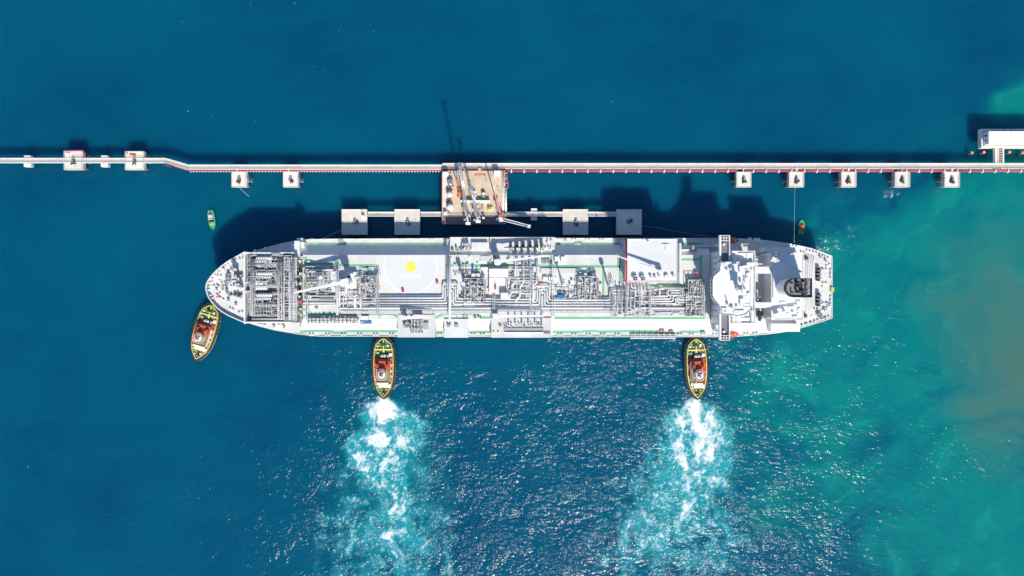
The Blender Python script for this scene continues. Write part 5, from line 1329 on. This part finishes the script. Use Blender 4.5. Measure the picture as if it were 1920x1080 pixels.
a, b = Vector(W(944,412,PZ+4)), Vector(W(992,424.6,PZ+5.4)); s = Vector((-(b-a).y,(b-a).x,0)).normalized()
MB().bar(a,b,1.0,0.2).build('gangway_deck', M['steel'], o)
for e in (-.6,.6): MB().bar(a+s*e+Vector((0,0,.55)),b+s*e*.8+Vector((0,0,.55)),0.22,0.9).build('gangway_side', M['mark'], o)
MB().cbox((b.x,b.y,b.z-.2),1.3,1.5,.9,-.2).build('gangway_end', M['mark'], o)
for k, (x, y) in enumerate(((935.5,402),(935.5,410),(943.5,402),(943.5,410))): qq = W(x,y,PZ); MB().box(qq[0]-.12,qq[1]-.12,PZ,qq[0]+.12,qq[1]+.12,PZ+6).build('gangway_post', M['mark'], o)
# vehicles, crates and a folded mobile crane
q = W(907,368,PZ); o = on_platform('flatbed_truck','small red flatbed truck with a green bed on the platform','truck',907,368)
MB().cbox((q[0],q[1]+.9,PZ+.5),1.7,1.5,1.5).build('cab', M['red'], o); MB().cbox((q[0],q[1]+.9,PZ+2.0),1.4,1.1,.35).build('cab_roof', M['mark'], o)
MB().cbox((q[0],q[1]-1.1,PZ+.6),1.7,2.2,.5).build('flat_bed', M['bgreen'], o); MB().cbox((q[0],q[1]+1.7,PZ+1.2),1.4,.08,.6).build('windscreen', M['glass'], o)
for sx in (-.8,.8):
    for sy in (-1.4,1.0): MB().tube([(q[0]+sx-.12,q[1]+sy,PZ+.4),(q[0]+sx+.12,q[1]+sy,PZ+.4)],.4,10).build('wheel', M['rubber'], o)
q = W(889,361.5,PZ); o = on_platform('white_crate','white box standing behind a grey container on the platform','box',889,361.5); MB().cbox(q,1.6,1.2,1.5).build('box_body', M['mark'], o); MB().cbox((q[0],q[1],PZ+1.5),1.7,1.3,.1).build('box_lid', M['mark'], o)
q = W(889,369.5,PZ); o = on_platform('grey_container','pale grey container in the middle of the platform','container',889,369.5); MB().cbox(q,2.6,2.2,1.0).build('container_body', M['frost'], o)
for k in range(6): MB().cbox((q[0]-1.1+.44*k,q[1],PZ+1.0),.12,2.1,.06).build('lid_rib', M['steel'], o)
q = W(917,392.5,PZ); o = on_platform('yellow_tank','yellow upright unit on the platform near the gangway','tank',917,392.5); MB().cbox(q,1.1,1.9,1.7).build('unit_body', M['yellow'], o); MB().cyl(q[0],q[1]+.3,PZ+1.7,PZ+2.1,.35,.35,10).build('unit_cap', M['dark'], o)
q = W(922,392,PZ); o = on_platform('white_drum_rack','white box beside the yellow upright unit','box',922,392); MB().cbox(q,1.0,1.7,1.4).build('box_body', M['mark'], o); MB().cbox((q[0],q[1],PZ+1.4),.5,.6,.3).build('box_lid', M['steel'], o)
q = W(862,362,PZ); o = on_platform('mobile_crane','orange mobile crane with its boom lowered along the platform','crane',862,362)
MB().cbox((q[0],q[1],PZ+.6),1.8,4.4,.8,.15).build('carrier', M['orange'], o); MB().cbox((q[0]+.2,q[1]-.8,PZ+1.4),1.5,1.7,1.3,.15).build('cab', M['orange'], o)
MB().bar(W(863,365,PZ+2.6),W(853,332,PZ+4.2),0.55,.6).build('boom', M['orange'], o)
MB().cbox((q[0]+1.6,q[1]-.2,PZ),1.5,1.8,1.1,.2).build('counterweight', M['dark'], o)
for sx in (-.85,.85):
    for sy in (-1.5,1.5): MB().tube([(q[0]+sx-.2,q[1]+sy,PZ+.5),(q[0]+sx+.2,q[1]+sy,PZ+.5)],.5,10).build('wheel', M['rubber'], o)
o = on_platform('orange_hose','orange hose lying in a loose loop by the walkway ramp','hose',901,327)
MB().tube([W(890+i*1.6,328.5+1.2*math.sin(i*1.3)-.05*i,PZ+.12) for i in range(14)]+[W(908-i*1.6,326.2+.9*math.sin(i*1.9),PZ+.12) for i in range(12)],0.13,6).build('hose_run', M['orange'], o)
for i, (x, y) in enumerate(((877,336),(882,352),(922,334),(913,342),(936,341),(936,362))):
    q = W(x,y,PZ); o = on_platform('lamp_post',('slim lamp post just behind the tall loading arm\'s tip','slim lamp post between the tall loading arm and the white crate','slim lamp post nearest the large white cabin','slim lamp post between hose and red truck','slim lamp post beside the white supply pipes, nearer the walkway','slim lamp post beside the white supply pipes, nearer the gangway')[i],'lamp post',x,y,'lamp posts on the loading platform')
    MB().cyl(q[0],q[1],PZ,PZ+3.4,0.10,0.07,6).build('post', M['frost'], o); MB().cbox((q[0],q[1],PZ+3.4),.7,.3,.15).build('lamp_head', M['frost'], o)
q = W(907,409,PZ); o = on_platform('pedestal_monitor','white pedestal unit alone in the shaded front strip of the platform','pedestal',907,409); MB().cyl(q[0],q[1],PZ,PZ+2.4,.3,.3,8).build('pedestal', M['frost'], o); MB().cbox((q[0],q[1]-.2,PZ+2.4),1.1,.9,.6).build('monitor_head', M['mark'], o)

# ------------------------------------------------------------------ roofed platform at the right edge, link bridge, free piles
o = thing('service_platform','concrete service platform with white kerb at the right edge','platform',W(1890,259,0))
MB().pbox(1840,241.5,1985,277,4.0,6.6).build('platform_slab', M['concrete'], o)
MB().wall(pxs([(1840.2,241.7),(1984,241.7),(1984,276.8),(1840.2,276.8)],7.3),0.55,6.6,7.3).build('platform_parapet', M['mark'], o)
for x in (1848,1880,1915,1950):
    for y in (248,271): q = W(x,y,0); MB().cyl(q[0],q[1],-6,4.0,.6,.6,10).build('platform_pile', M['pile'], o)
clutter((1858,243.5,1978,246),6.6,26,911,(.4,1.3),(.3,1.0)).build('loose_equipment', M['steel'], o, stuff=True)
MB().pbox(1842.5,269,1985,274.6,6.6,6.66).build('sandy_path', M['sandcon'], o)
o = thing('control_building','long flat white roofed building on the service platform','building',W(1915,259,6.6))
MB().pbox(1854.5,246.5,1980,269.4,6.6,10.8).build('building_wall', M['mark'], o)
MB().pbox(1854,246,1981,270,10.8,11.2).build('roof', M['mark'], o)
xw = W(1854.5,0,10.8)[0]
for y in (254,263): yy = W(0,y,9)[1]; MB().box(xw-.05,yy-.5,7.8,xw+.1,yy+.5,9.2).build('window', M['glass'], o)
for k, (x, y) in enumerate(((1851.5,269),(1850,264),(1851,270.5))): MB().cbox(W(x,y,6.6),.7,.7,.8+.3*k).build('wall_unit', M['frost'], o)
o = thing('link_bridge','short sandy bridge with white edges linking the roofed platform to the walkway','bridge',W(1874.5,293,0))
MB().pbox(1868,277.3,1881,306.6,5.2,6.2).build('bridge_deck', M['sandcon'], o)
for a, b in ((1866.2,1868.4),(1880.4,1882.8)): MB().pbox(a,277.3,b,306.8,5.2,6.9).build('edge_beam', M['mark'], o)
MB().pbox(1875,277.4,1879.5,306.6,6.2,6.45).build('cable_tray', M['dark'], o)
for k in range(9): MB().pbox(1875,279+k*3.2,1879.5,279.8+k*3.2,6.46,6.6).build('tray_rung', M['mark'], o)
for i, (x, y, lab) in enumerate(((1823,286.5,'round steel pile with rusty orange top, farthest left of the row'),(1845.5,285.5,'round steel pile with orange top below the platform corner'),(1893.5,285.5,'round steel pile with pinkish top just past the link bridge'),(1918,286.5,'round steel pile with orange top at the right edge'))):
    q = W(x,y,3.4); o = thing('steel_pile',lab,'pile',(q[0],q[1],0),0,'free standing piles by the link bridge')
    MB().tube([(q[0],q[1],-6),(q[0],q[1],3.3)],.72,14).build('pile_shaft', M['pile'], o); MB().cyl(q[0],q[1],3.3,3.42,.7,.7,14).build('pile_top', M['pilecap'], o)

# ------------------------------------------------------------------ mooring lines
def line(name_lab, pts, r=0.055, sag=0.0):
    P = [Vector(W(*p)) for p in pts]; out = []
    for a, b in zip(P[:-1],P[1:]):
        for k in range(12):
            t = k/12; q = a.lerp(b,t); q.z -= sag*4*t*(1-t); out.append(q)
    out.append(P[-1])
    o = MB().tube(out,r,6).build('mooring_line', M['rope'])
    tag(o, name_lab, 'mooring line', 'mooring lines')
line('white slack mooring line trailing into the water from the dolphin nearest the bow',[(449,345,JZ+.6),(450,353,JZ+.1),(467,368.5,0.05)],.07)
line('white mooring line from the nearest bow breasting dolphin to the ship\'s side',[(662,421,JZ+.6),(640,431,JZ+1.2),(604,447.5,MD+.3)],.06)
line('white mooring line from the shaded breasting dolphin towards the bridge wing',[(1184,420,JZ+.6),(1232,427,JZ+1.0),(1345,446.5,MD+.3)],.045,sag=.6)
line('long mooring line from the second stern dolphin down to the ship\'s quarter',[(1492,338,JZ+.6),(1490,362,JZ+1.5),(1489,455,MD+.6)],.06)
line('thin line crossing the walkway beside the dolphin nearest the bow',[(432,308,JZ+1.2),(437,326,JZ+.3)],.09)

# ------------------------------------------------------------------ harbour tugs
TUG_HALF = [(15.0,0.0),(14.6,1.7),(13.4,3.2),(11.6,4.3),(9.0,5.0),(5.5,5.35),(1.0,5.45),(-3.5,5.3),(-7.0,4.8),(-10.0,3.9),(-12.4,2.7),(-14.2,1.3),(-14.9,0.0)]
def outline(inset=0.0, sx=1.0):
    k = inset
    r_ = [(max(0,w-k)*sx, y-(k*0.9 if y > 12 else (-k*0.9 if y < -12 else 0))) for y, w in TUG_HALF]
    return r_+[(-x, y) for x, y in r_[-2:0:-1]]
def make_tug():
    t = thing('tugboat', 'x', 'tugboat', (0,0,0), 0, 'tugboats working on the ship')
    def p(m, n, mt, par=None, **k):
        o = m.build(n, M[mt], None, **k); o.parent = par or t; return o
    DZ = 2.3
    p(MB().prism(outline(0.35), -1.5, DZ, [(x*.82,y*.92) for x, y in outline(.35)]), 'hull', 'black')
    dk = p(MB().prism(outline(0.6), DZ-.1, DZ+.06), 'deck', 'green')
    p(MB().prism([(x*.995,y) for x, y in outline(0.62) if -7.4 < y < 5.8]+[], DZ+.06, DZ+.09), 'red_side_deck', 'redl')
    ro = outline(0.0)
    p(MB().tube([(x,y,DZ-.1) for x, y in ro]+[(ro[0][0],ro[0][1],DZ-.1)], 0.48, 8), 'rubbing_fender', 'rubber')
    p(MB().tube([(x*1.0,y*1.0,DZ-.9) for x, y in ro]+[(ro[0][0],ro[0][1],DZ-.9)], 0.42, 8), 'rubbing_fender', 'steel')
    bw_ = outline(0.55)
    p(MB().wall(bw_, 0.16, DZ, DZ+1.05), 'bulwark', 'tugyellow')
    p(MB().wall([(x*.975,y*.985) for x, y in outline(0.62)], 0.22, DZ+.98, DZ+1.12), 'bulwark_cap', 'tugyellow')
    tyre = MB().torus((0,0,0),0.55,0.25,12,6,'x').mesh('tyre_fender', M['rubber'])
    fr = [q for q in outline(-.25) if q[1] > 4.5]
    for i in range(22):
        a = -0.9+i*(math.pi+1.8)/21
        yy = 5.5+9.6*math.sin(a) if 0 < a < math.pi else 5.5+6*math.sin(a)
        hw = float(np.interp(min(14.9,yy), [q[0] for q in TUG_HALF][::-1], [q[1] for q in TUG_HALF][::-1]))
        xx = (1 if math.cos(a) > 0 else -1)*(hw+.35)
        o = bpy.data.objects.new('tyre_fender', tyre); COL.objects.link(o); o.parent = t
        o.location = (xx, min(15.3,yy+ (.25 if yy > 13.5 else 0)), DZ-.15+.15*(i%2)); o.rotation_euler = (0,0.25*(1 if xx > 0 else -1),math.atan2(max(0,yy-9)*.6,abs(xx))*(1 if xx > 0 else -1))
    # foredeck: yellow towing staple frame, winch
    p(MB().bar((-4.6,9.0,DZ+.75),(4.6,9.0,DZ+.75),0.55,.3), 'cross_beam', 'yellow')
    p(MB().bar((0,9.2,DZ+.75),(0,13.6,DZ+.75),0.5,.3), 'centre_beam', 'yellow')
    for x in (-.75,.75): p(MB().cyl(x,11.2,DZ,DZ+1.6,.35,.35,10), 'towing_staple', 'dark')
    p(MB().cbox((0,11.2,DZ+1.5),2.2,.7,.35), 'staple_head', 'dark')
    p(MB().bar((0,8.7,DZ+.7),(0,7.4,DZ+.7),.9,.3), 'winch_guide', 'yellow')
    wn_ = p(MB().cbox((0,5.9,DZ),4.4,2.2,.4), 'winch_bed', 'dark')
    p(MB().tube([(-1.3,6.1,DZ+1.2),(1.3,6.1,DZ+1.2)],.8,12), 'winch_drum', 'rope', wn_)
    for x in (-1.5,0.2,1.5): p(MB().tube([(x-.08,6.1,DZ+1.2),(x+.08,6.1,DZ+1.2)],1.15,14), 'drum_flange', 'dark', wn_)
    p(MB().cbox((2.2,5.8,DZ),.9,1.5,1.5), 'winch_motor', 'steel', wn_)
    p(MB().cbox((3.4,6.4,DZ),1.3,1.6,.9), 'deck_locker', 'mark')
    p(MB().cyl(3.0,10.6,DZ,DZ+.6,.4,.4,10), 'deck_hatch', 'dark'); p(MB().cyl(-2.8,10.9,DZ,DZ+.4,.4,.4,10), 'deck_hatch', 'green')
    # deckhouse and wheelhouse
    p(MB().bar((-5.0,4.3,DZ+.9),(5.0,4.3,DZ+.9),.35,.5), 'house_front_beam', 'orange')
    p(MB().prism([(-3.3,-6.8),(3.3,-6.8),(3.6,2.6),(2.6,3.6),(-2.6,3.6),(-3.6,2.6)], DZ, DZ+2.7), 'deckhouse', 'mark')
    p(MB().prism([(-3.25,-6.7),(3.25,-6.7),(3.5,2.5),(2.5,3.5),(-2.5,3.5),(-3.5,2.5)], DZ+2.7, DZ+2.75), 'upper_deck', 'redl')
    p(MB().prism([(-2.9,-6.3),(2.9,-6.3),(2.9,-.4),(-2.9,-.4)], DZ+2.75, DZ+2.79), 'upper_deck_panel', 'green')
    p(MB().wall([(-3.3,-6.8),(3.3,-6.8),(3.6,2.6),(2.6,3.6),(-2.6,3.6),(-3.6,2.6)], .35, DZ+2.7, DZ+3.2), 'upper_rail', 'redl')
    for x in (-2.3,2.3):
        f_ = p(MB().prism([(x-.55,.6),(x+.55,.6),(x+.55,2.4),(x-.55,2.4)], DZ+2.7, DZ+4.6), 'funnel', 'redl')
        p(MB().cyl(x,1.6,DZ+4.6,DZ+5.1,.28,.28,10), 'exhaust_pipe', 'black', f_)
    oc = [(2.0*math.cos(a)*1.12, -2.6+2.2*math.sin(a)*1.12) for a in [math.pi/8+math.pi/4*i for i in range(8)]]
    wh_ = p(MB().prism([(x*.9,(y+2.6)*.9-2.6) for x, y in oc], DZ+2.75, DZ+5.6, [(x*.85,(y+2.6)*.85-2.6) for x, y in oc]), 'wheelhouse', 'mark')
    for i in range(8):
        a, b = Vector(oc[i])*1.0, Vector(oc[(i+1)%8])
        a = Vector((a.x*.9,(a.y+2.6)*.9-2.6)); b = Vector((b.x*.9,(b.y+2.6)*.9-2.6)); d = b-a; nr = Vector((d.y,-d.x)).normalized()*.05
        p0, p1 = a+d*.1+nr, a+d*.9+nr
        p(MB().add([(p0.x,p0.y,DZ+4.0),(p1.x,p1.y,DZ+4.0),(p1.x,p1.y,DZ+5.3),(p0.x,p0.y,DZ+5.3),(p0.x-nr.x*2,p0.y-nr.y*2,DZ+4.0),(p1.x-nr.x*2,p1.y-nr.y*2,DZ+4.0),(p1.x-nr.x*2,p1.y-nr.y*2,DZ+5.3),(p0.x-nr.x*2,p0.y-nr.y*2,DZ+5.3)],
                   [(0,1,2,3),(7,6,5,4),(0,4,5,1),(1,5,6,2),(2,6,7,3),(3,7,4,0)]), 'wheelhouse_window', 'glass', wh_)
    rf = p(MB().prism(oc, DZ+5.6, DZ+5.8), 'wheelhouse_roof', 'redl')
    p(MB().prism([(x*.80,(y+2.6)*.80-2.6) for x, y in oc], DZ+5.8, DZ+5.86), 'roof_panel', 'mark', rf)
    p(MB().wall([(x*1.2,(y+2.6)*1.2-2.6) for x, y in oc], .10, DZ+5.9, DZ+6.0), 'roof_rail', 'mark', rf)
    for q in ((.6,-2.0,.9,.7),(-.7,-3.1,.7,.8),(.5,-3.6,.5,1.1),(-.4,-1.7,.5,.4)): p(MB().cbox((q[0],q[1],DZ+5.86),q[2],.6,q[3]), 'roof_equipment', 'steel', rf)
    mst = p(MB().tube([(0,-3.4,DZ+5.8),(0,-3.6,DZ+10.5)],[.25,.12],8), 'mast', 'mark')
    p(MB().bar((-1.1,-3.5,DZ+8.2),(1.1,-3.5,DZ+8.2),.14), 'mast_yard', 'mark', mst); p(MB().bar((-.8,-3.2,DZ+7.2),(.8,-3.2,DZ+7.2),.28,.3), 'radar_scanner', 'mark', mst)
    # aft deck
    p(MB().cbox((.3,-8.0,DZ),4.2,1.8,1.9), 'aft_house', 'mark')
    p(MB().cbox((-2.6,-7.6,DZ),1.2,1.0,1.4), 'life_raft', 'mark'); p(MB().cbox((3.0,-8.8,DZ),1.4,1.8,1.0), 'rescue_dinghy', 'mark')
    p(MB().bar((-3.4,-9.3,DZ+.8),(2.4,-9.3,DZ+.8),.35,.3), 'towing_beam', 'yellow')
    for x in (-.5,.5): p(MB().cyl(x,-12.2,DZ,DZ+1.2,.26,.26,8), 'bollard_post', 'dark')
    p(MB().cbox((0,-12.2,DZ+.7),1.6,.3,.25), 'bollard_bar', 'dark'); p(MB().cbox((.1,-10.8,DZ),.9,.9,1.0), 'towing_hook', 'dark')
    p(MB().cyl(1.7,-10.6,DZ,DZ+.5,.4,.4,10), 'deck_hatch', 'yellow')
    for x in (-4.0,4.05):
        for y in (-4,-1,1.5): p(MB().cbox((x,y,DZ+.1),.5,.7,.7), 'vent_box', 'mark' if y != -1 else 'redl')
    return t
tug = make_tug()
spots = [((719.5,690),0.0,'tugboat pushing amidships between the bow tug and the stern tug, white wash behind it'),
         ((1306,691),0.03,'tugboat pushing near the bridge wing, its wash nearest the turquoise water'),
         ((383.5,623),-0.285,'tugboat lying aslant under the bow of the ship, no wash')]
GEAR = ('mark','steel','dark','redl','green','rope','orange','mark')
for i, (p_, rot, lab) in enumerate(spots):
    o = tug if i == 0 else copy_tree(tug)
    o.location = W(*p_,2.5)[:2]+(0,); o.rotation_euler = (0,0,rot); o['label'] = lab
    o.scale = (1,1,1) if i < 2 else (1.02,0.95,1)
    rg = random.Random(70+i)                              # loose gear, different on each tug
    for k in range(44):
        y = rg.choice((rg.uniform(4.8,12.5), rg.uniform(-12.5,-8.5), rg.uniform(-6.5,3.2), rg.uniform(-6.5,3.2)))
        hw = float(np.interp(y, [q[0] for q in TUG_HALF][::-1], [q[1] for q in TUG_HALF][::-1]))-1.0
        inside = -6.8 < y < 3.6
        if inside and rg.random() < .5: x = rg.choice((-1,1))*rg.uniform(3.75,hw); z = 2.4
        elif inside: x = rg.uniform(-3,3); z = 5.05
        else: x = rg.uniform(-hw,hw); z = 2.36
        if inside and z > 4 and abs(x) < 2.4 and -5.2 < y < 0: continue
        if rg.random() < .25: g = MB().torus((x,y,z+.12), rg.uniform(.3,.6), .12, 10, 5)
        elif rg.random() < .3: g = MB().cyl(x,y,z,z+rg.uniform(.4,1.1),rg.uniform(.15,.35),None,8)
        else: g = MB().cbox((x,y,z), rg.uniform(.3,1.0), rg.uniform(.3,1.1), rg.uniform(.3,1.0), rg.uniform(-.3,.3))
        q = g.build('deck_gear', M[rg.choice(GEAR)], None); q.parent = o
    for k in range(3):                                    # towing line on the foredeck
        pts = [(rg.uniform(-2.5,2.5), 4.9+1.6*t_+rg.uniform(-.4,.4), 2.5) for t_ in range(5)]
        q = MB().tube(bend(pts,.6), .09, 5).build('tow_rope', M['rope'], None); q.parent = o

# ------------------------------------------------------------------ small green line boats
def workboat(px, py, rot, L_, w, lab, cabin, seed):
    q = W(px,py,.8); o = thing('line_boat', lab, 'boat', (q[0],q[1],0), rot, 'small line handling boats')
    half = [(L_/2,0),(L_*.42,w*.24),(L_*.25,w*.44),(0,w*.5),(-L_*.3,w*.46),(-L_*.45,w*.36),(-L_*.5,w*.2)]
    out = [(x,y) for y, x in half]+[(-x,y) for y, x in half[::-1] if x > 0]
    def p(m, n, mt, par=None):
        k = m.build(n, M[mt], None); k.parent = par or o; return k
    p(MB().prism(out,-.5,.75,[(x*.7,y*.9) for x, y in out]), 'hull', 'bgreen')
    p(MB().wall(out,.16,.7,1.15), 'gunwale', 'bgreen')
    p(MB().prism([(x*.9,y*.94) for x, y in out],.75,.8), 'deck', 'bgreen')
    for y, mt in ((L_*.2,'paleyellow'),(-L_*.30,'paleyellow')): p(MB().bar((-w*.36,y,.95),(w*.36,y,.95),.3,.12), 'thwart', mt)
    if cabin == 'dark':
        c = p(MB().cbox((0,-L_*.12,.8),w*.56,L_*.24,1.3), 'cabin', 'pipe'); p(MB().cbox((0,L_*.06,.8),w*.66,L_*.09,1.0), 'windscreen', 'glass', c)
        p(MB().cbox((0,-L_*.05,2.1),w*.5,.3,.12), 'cabin_rail', 'red', c)
    else:
        c = p(MB().cbox((.1,-L_*.03,.8),w*.6,L_*.34,1.1), 'cabin', 'orange'); p(MB().cbox((.1,L_*.08,1.9),w*.5,L_*.12,.08), 'canopy', 'maroon', c)
        p(MB().cbox((0,L_*.17,.8),w*.5,.12,1.0), 'windscreen', 'glass', c)
    p(MB().cbox((0,-L_*.44,.6),.5,.6,.8), 'outboard_motor', 'dark')
    p(MB().cyl(0,L_*.4,.8,1.2,.12,.12,8), 'bitt', 'dark')
workboat(397,412.5,math.pi+0.14,9.8,3.4,'small green boat with white cabin drifting off the bow, alone on blue water','dark',1)
workboat(1502.5,426.5,-0.08,7.6,3.0,'small green boat with orange cabin close to the stern','orange',2)
